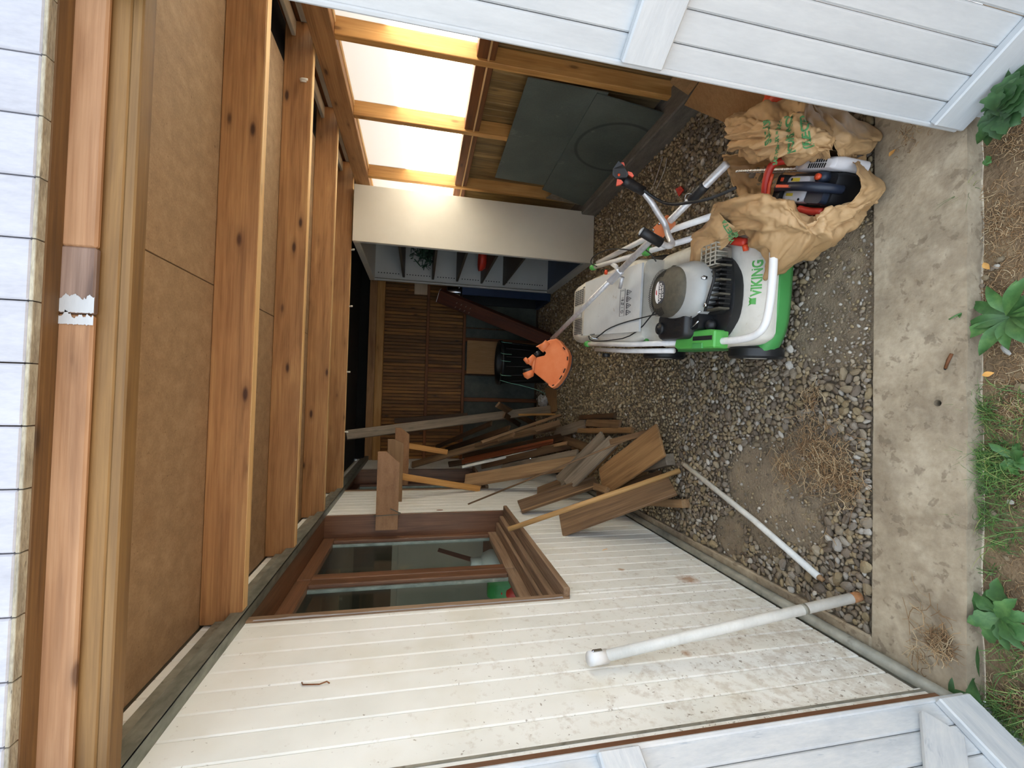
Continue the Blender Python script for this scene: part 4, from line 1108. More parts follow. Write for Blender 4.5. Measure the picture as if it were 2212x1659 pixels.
# radial air slots round the operator side of the cover
V, Fc = [], []
for ringr, n in ((.098, 40), (.080, 34)):
    for k in range(n):
        a = math.radians(-20) + math.radians(220) * k / (n - 1)
        d = Vector((math.cos(a), math.sin(a), 0)); e = Vector((-d.y, d.x, 0))
        c = Vector((dome_c[0], dome_c[1] + .030, .440 if ringr > .09 else .4455)) + d * ringr
        o_ = len(V); V += [c - d * .0085 - e * .0022, c - d * .0085 + e * .0022, c + d * .0085 + e * .0028 - Vector((0, 0, .0045)), c + d * .0085 - e * .0028 - Vector((0, 0, .0045))]
        V[-4] += Vector((0, 0, .0022)); V[-3] += Vector((0, 0, .0022)); V[-2] += Vector((0, 0, .0025)); V[-1] += Vector((0, 0, .0025))
        Fc.append((o_, o_ + 1, o_ + 2, o_ + 3))
o = link(bpy.data.objects.new('air_slots', mesh('air_slots', V, Fc)), M['black_hole'], dome, MW); o['kind'] = 'stuff'
badge = prism('badge', M['print_dark'], [(.052 * math.cos(a * math.pi / 14), .040 * math.sin(a * math.pi / 14)) for a in range(28)], .002, dome, MW @ Matrix.Translation((dome_c[0] + .002, dome_c[1] + .022, .4445)))
prism('badge_wing', M['print_white'], [(.050 * math.cos(a * math.pi / 14), .012 + .027 * abs(math.sin(a * math.pi / 14))) for a in range(15)], .0012, dome, MW @ Matrix.Translation((dome_c[0] + .002, dome_c[1] + .022, .4468)))
TM = MW @ Matrix.Translation((dome_c[0], dome_c[1] + .022, .448))
lettering('VIKING', .026, M['print_white'], TM @ Matrix.Translation((0, -.006, 0)), dome)
lettering('6.0 OHV', .016, M['print_white'], TM @ Matrix.Translation((0, -.026, 0)), dome)
prism('badge_mark', M['print_red'], [(-.010, 0), (.012, .002), (.016, .008), (-.004, .010)], .0004, dome, TM @ Matrix.Translation((0, .020, .001)))
# air filter, fuel cap, carburettor, spark plug, muffler guard
af = loft('air_filter_box', M['black_plastic'], [[(px, py, z) for px, py in rrect(.130 - s, .225 - s, .030, 5, EU - .105, EV + .075)] for z, s in ((.28, 0), (.375, 0), (.39, .012), (.395, .03))], mo, MW); auto_smooth(af, 40)
for i in range(4):
    for j in range(2):
        b = box('vent_slot', M['black_hole'], (-.010, -.0022, -.0006), (.010, .0022, .0006), af, 0)
        b.matrix_basis = MW @ Matrix.Translation((EU - .135 + i * .016, EV + .005 + j * .026, .3956)) @ Matrix.Rotation(math.pi / 2, 4, 'Z')
lathe('fuel_cap', M['black_clean'], [(.0, 0), (.030, 0), (.030, .016), (.026, .022), (.012, .022), (.010, .027), (0, .027)], mo, MW @ Matrix.Translation((EU - .115, EV + .155, .385)), 20)
lathe('oil_cap', M['engine_olive'], [(.0, 0), (.020, 0), (.020, .020), (.014, .026), (0, .026)], mo, MW @ Matrix.Translation((EU + .165, EV + .15, .33)), 16)
cb_ = loft('carburettor', M['black_clean'], [[(px, py, z) for px, py in rrect(.075, .07, .012, 3, EU - .095, EV - .045)] for z in (.285, .36)], mo, MW); auto_smooth(cb_, 40)
multi_tube('linkage', M['steel'], [[(EU - .12, EV - .01, .367), (EU - .07, EV - .05, .372), (EU - .06, EV - .095, .362)], [(EU - .13, EV - .03, .364), (EU - .10, EV - .09, .366)]], .0035, mo, 6, 0, MW)
lathe('primer_bulb', M['black_clean'], [(0, 0), (.024, 0), (.024, .012), (.016, .026), (0, .03)], mo, MW @ Matrix.Translation((EU - .115, EV - .105, .31)), 18)
lathe('spark_plug_bolt', M['steel'], [(0, 0), (.011, 0), (.011, .012), (.006, .014), (.006, .02), (0, .02)], mo, MW @ Matrix.Translation((EU + .07, EV - .13, .372)), 6)
lathe('bolt', M['steel'], [(0, 0), (.010, 0), (.010, .008), (0, .009)], mo, MW @ Matrix.Translation((EU - .04, EV - .135, .368)), 6)
lathe('bolt', M['steel'], [(0, 0), (.008, 0), (.008, .006), (0, .007)], mo, MW @ Matrix.Translation((shr_c[0] + .005, shr_c[1] - .095, .397)), 6)
tube('plug_lead', M['black_clean'], [(EU + .10, EV - .16, .36), (EU + .06, EV - .185, .372), (EU - .02, EV - .15, .372), (EU - .06, EV - .12, .36)], .006, mo, 8, 2, MW)
mf = loft('muffler', M['base_metal'], [[(px, py, z) for px, py in rrect(.08, .10, .015, 3, EU + .165, EV - .10)] for z in (.275, .34)], mo, MW); auto_smooth(mf, 40)
lines = []
for i in range(6): lines.append([(EU + .125 + i * .017, EV - .155, .352), (EU + .125 + i * .017, EV - .065, .352)])
for i in range(4): lines.append([(EU + .122, EV - .155 + i * .03, .353), (EU + .213, EV - .155 + i * .03, .353)])
for i in range(6): lines.append([(EU + .125 + i * .017, EV - .157, .30), (EU + .125 + i * .017, EV - .157, .352)])
multi_tube('muffler_guard', M['fascia'], lines, .0035, mf, 5, 0, MW)
# grass box with vents and flap
gb = loft('grass_box', M['mower_white'], [ringx(.60, .205, .16, .405, .04), ringx(.66, .222, .12, .432, .05), ringx(.95, .212, .08, .478, .055), ringx(1.22, .198, .10, .508, .06),
        ringx(1.345, .190, .13, .505, .06), ringx(1.385, .176, .17, .48, .06)], mo, MW); auto_smooth(gb, 40)
def lidp(s, t_, h=0.0):
    """point on the flap: s 0 rear .. 1 engine side, t 0 right .. 1 left"""
    a = Vector((.168, 1.12, .507)).lerp(Vector((-.160, 1.12, .507)), t_); b = Vector((.172, .56, .432)).lerp(Vector((-.168, .56, .432)), t_)
    return a.lerp(b, s) + Vector((0, -.13, .99)) * h
def on_lid(pts, h, name, mat, par):
    return link(bpy.data.objects.new(name, mesh(name, [lidp(s, t_, h) for s, t_ in pts], [tuple(range(len(pts)))])), M[mat], par, MW)
lid = slab('flap', M['mower_lid'], [lidp(0, 0), lidp(0, 1), lidp(1, 1), lidp(1, 0)], 0.012, mo)
lid.matrix_basis = MW; W[lid.name] = MW.copy()
def lid_quadline(a, b, w):
    a, b = Vector((a[0], a[1], 0)), Vector((b[0], b[1], 0)); d = (b - a).normalized(); e = Vector((-d.y * 1.7, d.x / 1.7 , 0)) * w
    return [(a - e)[:2], (a + e)[:2], (b + e)[:2], (b - e)[:2]]
V, Fc = [], []
def addq(pts, h=.0132):
    o_ = len(V); V.extend([lidp(s, t_, h) for s, t_ in pts]); Fc.append(tuple(range(o_, o_ + len(pts))))
for i in range(4):
    tt = .345 + i * .102; s0 = .80
    tri = [(s0, tt), (s0, tt + .085), (s0 + .066, tt + .0425)]
    for p, q in zip(tri, tri[1:] + tri[:1]): addq(lid_quadline(p, q, .0045))
    addq([(s0 + .012, tt + .034), (s0 + .012, tt + .050), (s0 + .04, tt + .046), (s0 + .04, tt + .038)])
fr_ = [(.69, .32), (.69, .74), (.765, .74), (.765, .32)]
for p, q in zip(fr_, fr_[1:] + fr_[:1]): addq(lid_quadline(p, q, .002))
for (s0, t0, s1, t1) in ((.715, .45, .745, .455), (.71, .48, .75, .50), (.725, .465, .73, .53), (.71, .52, .722, .56), (.735, .53, .75, .57), (.71, .60, .75, .606), (.70, .34, .75, .40)):
    addq([(s0, t0), (s0, t1), (s1, t1), (s1, t0)] if t1 - t0 < .055 else [(s0, t0), (s0, t0 + .006), (s1, t0 + .006), (s1, t0)])
for k in range(12):
    a0, a1 = 2 * math.pi * k / 12, 2 * math.pi * (k + 1) / 12
    addq(lid_quadline((.73 + .016 * math.cos(a0), .67 + .026 * math.sin(a0)), (.73 + .016 * math.cos(a1), .67 + .026 * math.sin(a1)), .003))
o = link(bpy.data.objects.new('warning_print', mesh('warning_print', V, Fc)), M['print_dark'], lid, MW)
def gridslots(name, u0, u1, v0, v1, nu, nv, lu, lv):
    V, Fc = [], []
    for i in range(nu):
        for j in range(nv):
            cu = u0 + (u1 - u0) * (i + .5) / nu; cv = v0 + (v1 - v0) * (j + .5) / nv
            z = .5105 if cv < 1.30 else .5095
            z -= max(0, abs(cu) - .135) * .5
            o_ = len(V); V += [(cu - lu, cv - lv, z), (cu + lu, cv - lv, z), (cu + lu, cv + lv, z), (cu - lu, cv + lv, z)]
            Fc.append((o_, o_ + 1, o_ + 2, o_ + 3))
    o = link(bpy.data.objects.new(name, mesh(name, V, Fc)), M['print_dark'], gb, MW); o['kind'] = 'stuff'
gridslots('vent_grid', .045, .155, 1.16, 1.32, 9, 4, .0035, .016)
gridslots('vent_grid', -.155, -.045, 1.16, 1.32, 10, 1, .0028, .07)
box('blank_plate', M['mower_lid'], (-.038, -.06, -.001), (.038, .06, .001), gb, 0).matrix_basis = MW @ Matrix.Translation((0, 1.25, .511)) @ Matrix.Rotation(math.pi / 2, 4, 'Z')
# white front tube, folded handles, green adjusters
tube('carry_tube', M['tube_white'], [(-.228, .20, .300), (-.228, .02, .285), (-.200, -.055, .272), (-.12, -.075, .268), (.06, -.08, .268), (.20, -.06, .268), (.228, .02, .28), (.228, .2, .30)], .0145, mo, 12, 2, MW)
hl = tube('handle_tube', M['tube_white'], [(-.228, .34, .335), (-.225, .7, .42), (-.212, 1.075, .505)], .0135, mo, 12, 0, MW)
tube('handle_tube', M['tube_white'], [(-.262, .42, .330), (-.258, .75, .40), (-.245, 1.02, .47)], .0125, mo, 12, 0, MW)
tube('handle_tube', M['tube_white'], [(.232, .30, .335), (.238, .7, .43), (.245, 1.04, .505)], .0135, mo, 12, 0, MW)
tube('handle_tube', M['tube_white'], [(.275, .15, .36), (.290, .55, .43), (.262, 1.00, .495)], .0140, mo, 12, 0, MW)
for p in ((-.212, 1.075, .505), (.245, 1.04, .505)):
    lathe('end_cap', M['green_bright'], [(0, -.02), (.017, -.02), (.019, 0), (.016, .016), (.008, .024), (0, .026)], mo, MW @ Matrix.Translation(p) @ Matrix.Rotation(math.radians(-76), 4, 'X'), 16)
lathe('end_cap', M['green_bright'], [(0, -.02), (.022, -.02), (.024, .0), (.020, .018), (0, .022)], mo, MW @ Matrix.Translation((.236, .58, .408)) @ Matrix.Rotation(math.radians(100), 4, 'X'), 16)
box('joint_clip', M['tube_white'], (-.06, -.012, -.008), (.06, .012, .008), mo, .004).matrix_basis = MW @ Matrix.Translation((.228, .86, .462)) @ Matrix.Rotation(math.radians(62), 4, 'Z')
lathe('red_button', M['orange_red'], [(0, 0), (.014, 0), (.014, .01), (0, .012)], mo, MW @ Matrix.Translation((.190, .90, .478)), 14)
lathe('wing_knob', M['black_clean'], [(0, 0), (.020, 0), (.024, .010), (.020, .022), (0, .024)], mo, MW @ Matrix.Translation((-.268, .94, .44)) @ Matrix.Rotation(math.radians(-90), 4, 'Y'), 10)
hb = prism('height_lever', M['green_bright'], [(-.035, 0), (.038, 0), (.042, .03), (.042, .155), (.020, .235), (-.022, .245), (-.035, .235)], .075, mo, MW @ Matrix.Translation((-.222, .135, .262)) @ Matrix.Rotation(math.radians(6), 4, 'X'), .006)
box('lever_slot', M['black_hole'], (-.009, -.055, -.001), (.009, .055, .002), hb, 0).matrix_basis = MW @ Matrix.Translation((-.215, .195, .3445)) @ Matrix.Rotation(math.radians(6), 4, 'X') @ Matrix.Rotation(math.pi / 2, 4, 'Z')
box('lever_grip', M['mower_green'], (-.012, -.03, -.004), (.012, .03, .008), hb, .002).matrix_basis = MW @ Matrix.Translation((-.247, .22, .345)) @ Matrix.Rotation(math.radians(6), 4, 'X') @ Matrix.Rotation(math.pi / 2, 4, 'Z')
lathe('end_cap', M['green_bright'], [(0, 0), (.018, 0), (.018, .012), (0, .016)], mo, MW @ Matrix.Translation((-.215, .60, .37)), 14)
# cables and the starter cord
multi_tube('cable', M['black_clean'], [[(dome_c[0] - .09, dome_c[1] + .05, .43), (-.12, .80, .476), (-.185, .93, .512)], [(-.05, .45, .40), (-.19, .62, .435), (-.205, .85, .49), (-.20, .98, .525), (-.17, 1.0, .53)],
      [(.236, .56, .43), (.20, .50, .43), (.16, .47, .42)], [(.236, .60, .43), (.30, .8, .50), (.30, .98, .53), (.27, 1.05, .525), (.23, .95, .52)]], .0032, mo, 6, 2, MW)
tube('cord_guide', M['steel'], [(-.19, .92, .50), (-.186, .93, .54), (-.165, .95, .545), (-.16, .96, .51)], .004, mo, 6, 1, MW)

def project(V, Fc, target_o, m, eps, parent, mat, name='lettering'):
    """lay flat lettering on a surface: every point drops along -Z of m onto the mesh"""
    tm = target_o.matrix_basis
    me = target_o.data
    bvh = BVHTree.FromPolygons([tm @ v.co for v in me.vertices], [tuple(p.vertices) for p in me.polygons])
    d = (m.to_3x3() @ Vector((0, 0, -1))).normalized(); out = []
    for v in V:
        p = m @ Vector((v.x, v.y, 0))
        h = bvh.ray_cast(p - d * .6, d)
        out.append((h[0] - d * eps) if h[0] is not None else p)
    return link(bpy.data.objects.new(name, mesh(name, out, Fc)), M[mat], parent)
def fine(V, Fc, s):
    bm = bmesh.new(); vs = [bm.verts.new(v) for v in V]
    for f in Fc:
        try: bm.faces.new([vs[i] for i in f])
        except ValueError: pass
    bmesh.ops.remove_doubles(bm, verts=bm.verts, dist=1e-6)
    bmesh.ops.triangulate(bm, faces=bm.faces[:])
    for _ in range(5):
        lg = [e for e in bm.edges if e.calc_length() > s]
        if not lg: break
        bmesh.ops.subdivide_edges(bm, edges=lg, cuts=1)
        bmesh.ops.triangulate(bm, faces=bm.faces[:])
    bm.verts.index_update()
    out = [v.co.copy() for v in bm.verts], [tuple(v.index for v in f.verts) for f in bm.faces]
    bm.free(); return out
V, Fc = fine(*text_geo('VIKING', .043), .012)
project(V, Fc, body, MW @ Matrix.Translation((.018, .048, .30)), .0008, body, 'green_bright')
bm = bmesh.new()
hv = [(a * .8, b * .8) for a, b in [(-.016, -.006), (.016, -.006), (.014, .010), (.022, .026), (.010, .018), (0, .022), (-.010, .018), (-.022, .026), (-.014, .010)]]
V, Fc = fine([Vector((a, b, 0)) for a, b in hv], [tuple(range(len(hv)))], .012)
project(V, Fc, body, MW @ Matrix.Translation((-.072, .052, .30)), .0008, body, 'green_bright', 'helmet_mark')

# ------------------------------------------------------------------ brushcutter resting on the mower
bcN, bcH = Vector((0.8695, 1.3773, 0.4200)), Vector((0.3687, 2.7101, 0.6638))
bt = thing('brushcutter', 'brushcutter with aluminium shaft and orange guard resting across the mower', 'brushcutter', bcN)
axs = (bcH - bcN).normalized()
def along(s): return bcN.lerp(bcH, s)
tube('shaft', M['alu'], [bcN, along(.25), along(.50)], .0150, bt, 16)
tube('shaft', M['alu'], [along(.46), along(1.0)], .0138, bt, 16)
tube('shaft_sleeve', M['black_clean'], [along(.072), along(.084), along(.122), along(.128)], [.019, .0205, .0205, .018], bt, 18)
toC = (Vector((0, 0, 1.5)) - along(.5)).normalized()
side = axs.cross(toC).normalized()
upv = side.cross(axs).normalized()
multi_tube('carry_ring', M['steel'], [[along(.122) + side * (-.010 - .018 * math.cos(a * math.pi / 5)) * -1 + axs * (.018 * math.sin(a * math.pi / 5)) + upv * .012 for a in range(11)]], .0022, bt, 6)
cl = along(.232) + upv * .026
k_ = loft('handle_clamp', M['orange'], [[cl + axs * a + side * b + upv * z for a, b in rrect(.055, .060, .012, 3)] for z in (-.048, .026)], bt); auto_smooth(k_, 40)
for a in (-.020, .020):
    for b in (-.024, .024):
        tube('clamp_bolt', M['steel'], [cl + axs * a + side * b + upv * .024, cl + axs * a + side * b + upv * .034], .005, k_, 8)
HB = [(0.8513, 1.6118, 0.6295), (0.8118, 1.6188, 0.5828), (0.7719, 1.6296, 0.5460), (0.7502, 1.6368, 0.5199), (0.7250, 1.6382, 0.5034), (0.6862, 1.6281, 0.5003), (0.6402, 1.5959, 0.4983), (0.6224, 1.5769, 0.5163), (0.6158, 1.5701, 0.5412), (0.6249, 1.5622, 0.5751)]
tube('handle_bar', M['alu'], HB, .0125, bt, 12, 2)
ga, gb2 = Vector((0.8733, 1.5890, 0.7297)), Vector((0.8495, 1.6116, 0.6274))
gr = tube('throttle_grip', M['black_clean'], [ga.lerp(gb2, .02), ga.lerp(gb2, .25), ga.lerp(gb2, .6), gb2], [.021, .0195, .019, .0185], bt, 16)
ht = Vector((0.8908, 1.5681, 0.7583))
gh = loft('throttle_housing', M['black_clean'], [[p + toC * z for p in [Vector((0.9213, 1.5540, 0.7658)), Vector((0.8982, 1.5737, 0.7795)), Vector((0.8792, 1.5831, 0.7766)), Vector((0.8679, 1.5829, 0.7626)), Vector((0.8633, 1.5757, 0.7421)), Vector((0.8721, 1.5725, 0.7200)), Vector((0.8821, 1.5657, 0.7177)), Vector((0.9008, 1.5628, 0.7334)), Vector((0.9085, 1.5531, 0.7483))]] for z in (-.020, .018)], bt, None, False)
for nm, pts in (('trigger', [(0.8972, 1.5698, 0.7179), (0.8914, 1.5652, 0.7022), (0.8803, 1.5668, 0.6931), (0.8763, 1.5710, 0.6968), (0.8868, 1.5744, 0.7153)]),
                ('trigger_lock', [(0.8660, 1.5814, 0.7573), (0.8618, 1.5763, 0.7418), (0.8538, 1.5767, 0.7334), (0.8470, 1.5842, 0.7415), (0.8451, 1.5920, 0.7557)]),
                ('stop_switch', [(0.9210, 1.5605, 0.7528), (0.9216, 1.5556, 0.7434), (0.9155, 1.5569, 0.7387), (0.9083, 1.5602, 0.7369)])):
    loft(nm, M['orange_red'], [[Vector(p) + toC * z for p in pts] for z in (-.008, .012)], gh, None, False)
tube('screw', M['orange_red'], [Vector((0.8774, 1.5733, 0.7535)) + toC * .016, Vector((0.8774, 1.5733, 0.7535)) + toC * .0205], .005, gh, 10)
tube('grip', M['black_clean'], [(0.6563, 1.5504, 0.6633), (0.6428, 1.5579, 0.6227), (0.6229, 1.5609, 0.5717)], .0195, bt, 16)
tube('grip_mouth', M['engine_grey'], [(0.6570, 1.5505, 0.6641), (0.6548, 1.5486, 0.6622)], .0165, bt, 16)
tube('throttle_cable', M['black_clean'], [(0.8439, 1.5928, 0.6336), (0.8206, 1.5871, 0.6013), (0.7921, 1.5687, 0.5662), (0.7683, 1.5294, 0.5449), (0.7441, 1.4579, 0.5352), (0.7294, 1.3911, 0.5038), (0.7311, 1.3415, 0.4746), (0.7373, 1.2908, 0.4499)], .0058, bt, 8, 2)
# split shaft coupling
bar('coupling', M['alu'], along(.462), along(.535), .044, .036, upv, bt, .008)
tube('coupling_knob', M['alu'], [along(.475) - side * .03 + upv * .01, along(.51) - side * .062 + upv * .02], [.012, .009], bt, 10)
# orange guard and gear head
gn = (upv * .72 + Vector((0.1, -.35, .45))).normalized()
GO = [[(0.3642, 2.6449, 0.6562), (0.3470, 2.6386, 0.6299), (0.3180, 2.6352, 0.6086), (0.2919, 2.6301, 0.5848), (0.2597, 2.6289, 0.5720), (0.2184, 2.6329, 0.5727), (0.1828, 2.6380, 0.5794), (0.1350, 2.6470, 0.5970), (0.09279, 2.6567, 0.6207), (0.06538, 2.6655, 0.6452), (0.05594, 2.6719, 0.6648), (0.07034, 2.6779, 0.6851), (0.1080, 2.6904, 0.7320), (0.1514, 2.7038, 0.7882), (0.1902, 2.7010, 0.7869), (0.2380, 2.6954, 0.7803), (0.2474, 2.6893, 0.7606), (0.2571, 2.6771, 0.7210), (0.2751, 2.6723, 0.7105), (0.3041, 2.6762, 0.7349), (0.3151, 2.6870, 0.7784), (0.3394, 2.6725, 0.7368), (0.3608, 2.6550, 0.6870)]][0]
GO = [Vector(p) for p in GO]
gc = sum(GO, Vector()) / len(GO)
gd = (Vector((0, 0, 1.5)) - gc).normalized()
nrm = (gd * .8 + Vector((0.25, -.2, .75)) * .55).normalized()
GO = [gc + (p - gc) - gd * ((p - gc).dot(nrm) / gd.dot(nrm)) for p in GO]
g_ = loft('guard', M['orange'], [[p - nrm * .012 for p in GO], [p for p in GO], [gc + (p - gc) * .96 + nrm * .004 for p in GO]], bt, None, False)
rim = GO[0:12]
rout = [gc + (p - gc) * 1.02 for p in rim]
loft('guard_rim', M['orange'], [[r - nrm * .045, r - nrm * .040 + (r - gc).normalized() * .004, r + nrm * .012, r + nrm * .012 - (r - gc).normalized() * .010, r - nrm * .04 - (r - gc).normalized() * .008] for r in rout], g_, None, False)
for i in (2, 4, 6, 7, 9):
    a, b = rim[i].lerp(rim[i + 1], .2), rim[i].lerp(rim[i + 1], .8)
    ea, eb = gc + (a - gc) * .955 + nrm * .0125, gc + (b - gc) * .955 + nrm * .0125
    bar('rim_slot', M['black_hole'], ea, eb, .007, .005, nrm, g_, 0)
rb = [GO[13].lerp(gc, .03) + nrm * .012, GO[14].lerp(gc, .03) + nrm * .012, GO[15].lerp(gc, .03) + nrm * .012]
tube('guard_rib', M['orange'], rb, .010, g_, 8)
tube('cutter_cord_edge', M['black_clean'], [gc + (p - gc) * 1.05 - nrm * .045 for p in GO[3:11]], .006, g_, 8)
tube('neck', M['orange'], [(0.3467, 2.6907, 0.6943), (0.3195, 2.7003, 0.7158), (0.2922, 2.7096, 0.7374)], [.022, .025, .021], bt, 16)
tube('neck_ring', M['black_plastic'], [(0.2842, 2.7216, 0.7401), (0.2595, 2.7317, 0.7680)], .016, bt, 14)
hd = tube('gear_head', M['orange'], [(0.2556, 2.7231, 0.7733), (0.2280, 2.7314, 0.7954), (0.2035, 2.7375, 0.8119)], [.018, .022, .028], bt, 16)
tube('gear_nozzle', M['orange'], [(0.2118, 2.7272, 0.8147), (0.2336, 2.7113, 0.8409)], [.016, .013], hd, 12)
tube('gear_collar', M['black_plastic'], [(0.1734, 2.7400, 0.8136), (0.1523, 2.7403, 0.8098)], .034, hd, 18)
tube('cutter_spool', M['orange'], [(0.1553, 2.7409, 0.8129), (0.1313, 2.7397, 0.8032), (0.1134, 2.7381, 0.7938)], [.037, .036, .022], bt, 20)

# ------------------------------------------------------------------ chainsaw in a torn paper sack
SO = Vector((0.7544, 1.2185, 0.2000))
sf = Vector((.433, .901, 0)).normalized()
SM = Matrix.Translation((SO.x, SO.y, 0.0)) @ Matrix(((sf.x, -sf.y, 0, 0), (sf.y, sf.x, 0, 0), (0, 0, 1, 0), (0, 0, 0, 1))) @ Matrix.Translation((.085, 0, .032)) @ Matrix.Scale(.82, 4)   # local x forward, y left, z up
sw = thing('chainsaw', 'chainsaw with red hand guard and black handle lying in torn paper sack', 'chainsaw', (SO.x, SO.y, 0), None, Matrix(((sf.x, -sf.y, 0, 0), (sf.y, sf.x, 0, 0), (0, 0, 1, 0), (0, 0, 0, 1))))
def sring(z, x0, x1, y0, y1, r):
    return [(px, py, z) for px, py in rrect(x1 - x0, y1 - y0, r, 4, (x0 + x1) / 2, (y0 + y1) / 2)]
b_ = loft('body', M['black_clean'], [sring(.02, -.16, .10, -.045, .085, .02), sring(.12, -.165, .105, -.045, .09, .02), sring(.150, -.155, .09, -.04, .085, .02)], sw, SM); auto_smooth(b_, 40)
c_ = loft('top_cover', M['saw_white'], [sring(.150, -.055, .085, -.030, .082, .02), sring(.182, -.05, .075, -.026, .078, .02), sring(.190, -.04, .06, -.018, .07, .02)], sw, SM); auto_smooth(c_, 40)
s_ = loft('sprocket_cover', M['saw_white'], [sring(.03, -.165, .085, -.098, -.048, .02), sring(.150, -.172, .09, -.100, -.048, .022), sring(.195, -.170, .02, -.094, -.050, .02), sring(.206, -.155, -.02, -.086, -.054, .014)], sw, SM); auto_smooth(s_, 40)
for i in range(8):
    for j, (y0_, ln) in enumerate(((-.066, .018), (-.085, .013))):
        q = box('cooling_slot', M['black_hole'], (-.0030, -ln / 2, -.0005), (.0030, ln / 2, .0015), s_, 0, 0)
        q.matrix_basis = SM @ Matrix.Translation((-.045 - i * .0115, y0_ + .004, .2065)) @ Matrix.Rotation(math.radians(0 if j else -8), 4, 'Z')
box('adjuster_plate', M['alu'], (-.02, -.012, -.002), (.02, .012, .003), s_, .001).matrix_basis = SM @ Matrix.Translation((.055, -.075, .165))
tube('rear_handle', M['navy'], [(.105, .030, .185), (.085, .026, .218), (.02, .022, .232), (-.07, .020, .236), (-.115, .020, .222), (-.155, .020, .18), (-.165, .02, .12)], [.018, .018, .0175, .0185, .020, .019, .018], sw, 14, 2, SM)
box('handle_insert', M['orange_red'], (-.048, -.0065, -.002), (.048, .0065, .003), sw, .002).matrix_basis = SM @ Matrix.Translation((.010, .022, .2488))
f_ = loft('front_block', M['black_plastic'], [sring(.13, .07, .118, -.035, .078, .012), sring(.205, .075, .115, -.03, .074, .012)], sw, SM); auto_smooth(f_, 40)
r_ = loft('rear_block', M['navy'], [sring(.12, -.15, -.045, .02, .085, .015), sring(.178, -.14, -.05, .024, .080, .015)], sw, SM); auto_smooth(r_, 40)
box('stop_switch', M['orange_red'], (-.008, -.008, 0), (.008, .008, .008), sw, .001).matrix_basis = SM @ Matrix.Translation((.085, -.010, .204))
lathe('oil_cap', M['orange_red'], [(0, 0), (.013, 0), (.013, .012), (0, .014)], sw, SM @ Matrix.Translation((-.095, -.022, .150 + .035)), 16)
lathe('cap_seat', M['navy'], [(0, 0), (.024, 0), (.022, .036), (0, .036)], sw, SM @ Matrix.Translation((-.095, -.022, .148)), 16)
for (x, y) in ((-.03, .068), (.045, -.012)):
    lathe('screw', M['black_hole'], [(0, 0), (.0055, 0), (.0055, .002), (0, .002)], sw, SM @ Matrix.Translation((x, y, .1885)), 12)
box('sticker', M['yellow'], (-.024, -.0075, 0), (.024, .0075, .0015), sw, 0).matrix_basis = SM @ Matrix.Translation((.022, -.011, .1895))
box('sticker', M['yellow'], (-.020, -.006, 0), (.020, .006, .0015), sw, 0).matrix_basis = SM @ Matrix.Translation((.030, .050, .1895))
tube('hand_guard', M['red'], [(.06, -.085, .185), (.10, -.086, .215), (.138, -.076, .235), (.146, -.045, .242), (.146, .02, .235), (.140, .085, .215), (.12, .125, .17)], [.014, .015, .017, .018, .017, .015, .013], sw, 12, 2, SM)
tube('hand_guard_rib', M['orange_red'], [(.120, -.03, .236), (.120, .03, .232), (.116, .10, .21)], [.006, .008, .006], sw, 8, 1, SM)
tube('front_handle', M['red'], [(-.02, .105, .16), (-.075, .112, .145), (-.12, .108, .13)], .016, sw, 12, 1, SM)
prism('guide_bar', M['steel'], [(.05, -.02), (.50, -.014), (.525, 0), (.50, .024), (.05, .03)], .005, sw, SM @ Matrix.Translation((0.0, -.058, .12)) @ Matrix.Rotation(math.pi / 2, 4, 'X'))
V, Fc = [], []
ch = [(.05 + .0125 * i, .034 - .006 * i / 36) for i in range(37)] + [(.532, .012)] + [(.50 - .0125 * i, -.026 - .006 * i / 36) for i in range(36)]
bm = bmesh.new()
for i, (a, z) in enumerate(ch):
    r = bmesh.ops.create_cube(bm, size=1.0)
    bmesh.ops.scale(bm, vec=(.0105, .0085 if i % 2 else .006, .010 if i % 3 else .013), verts=r['verts'])
    bmesh.ops.translate(bm, vec=(a, -.0605, .12 + z), verts=r['verts'])
o = link(bpy.data.objects.new('saw_chain', from_bm(bm, 'saw_chain')), M['alu'], sw, SM); o['kind'] = 'stuff'

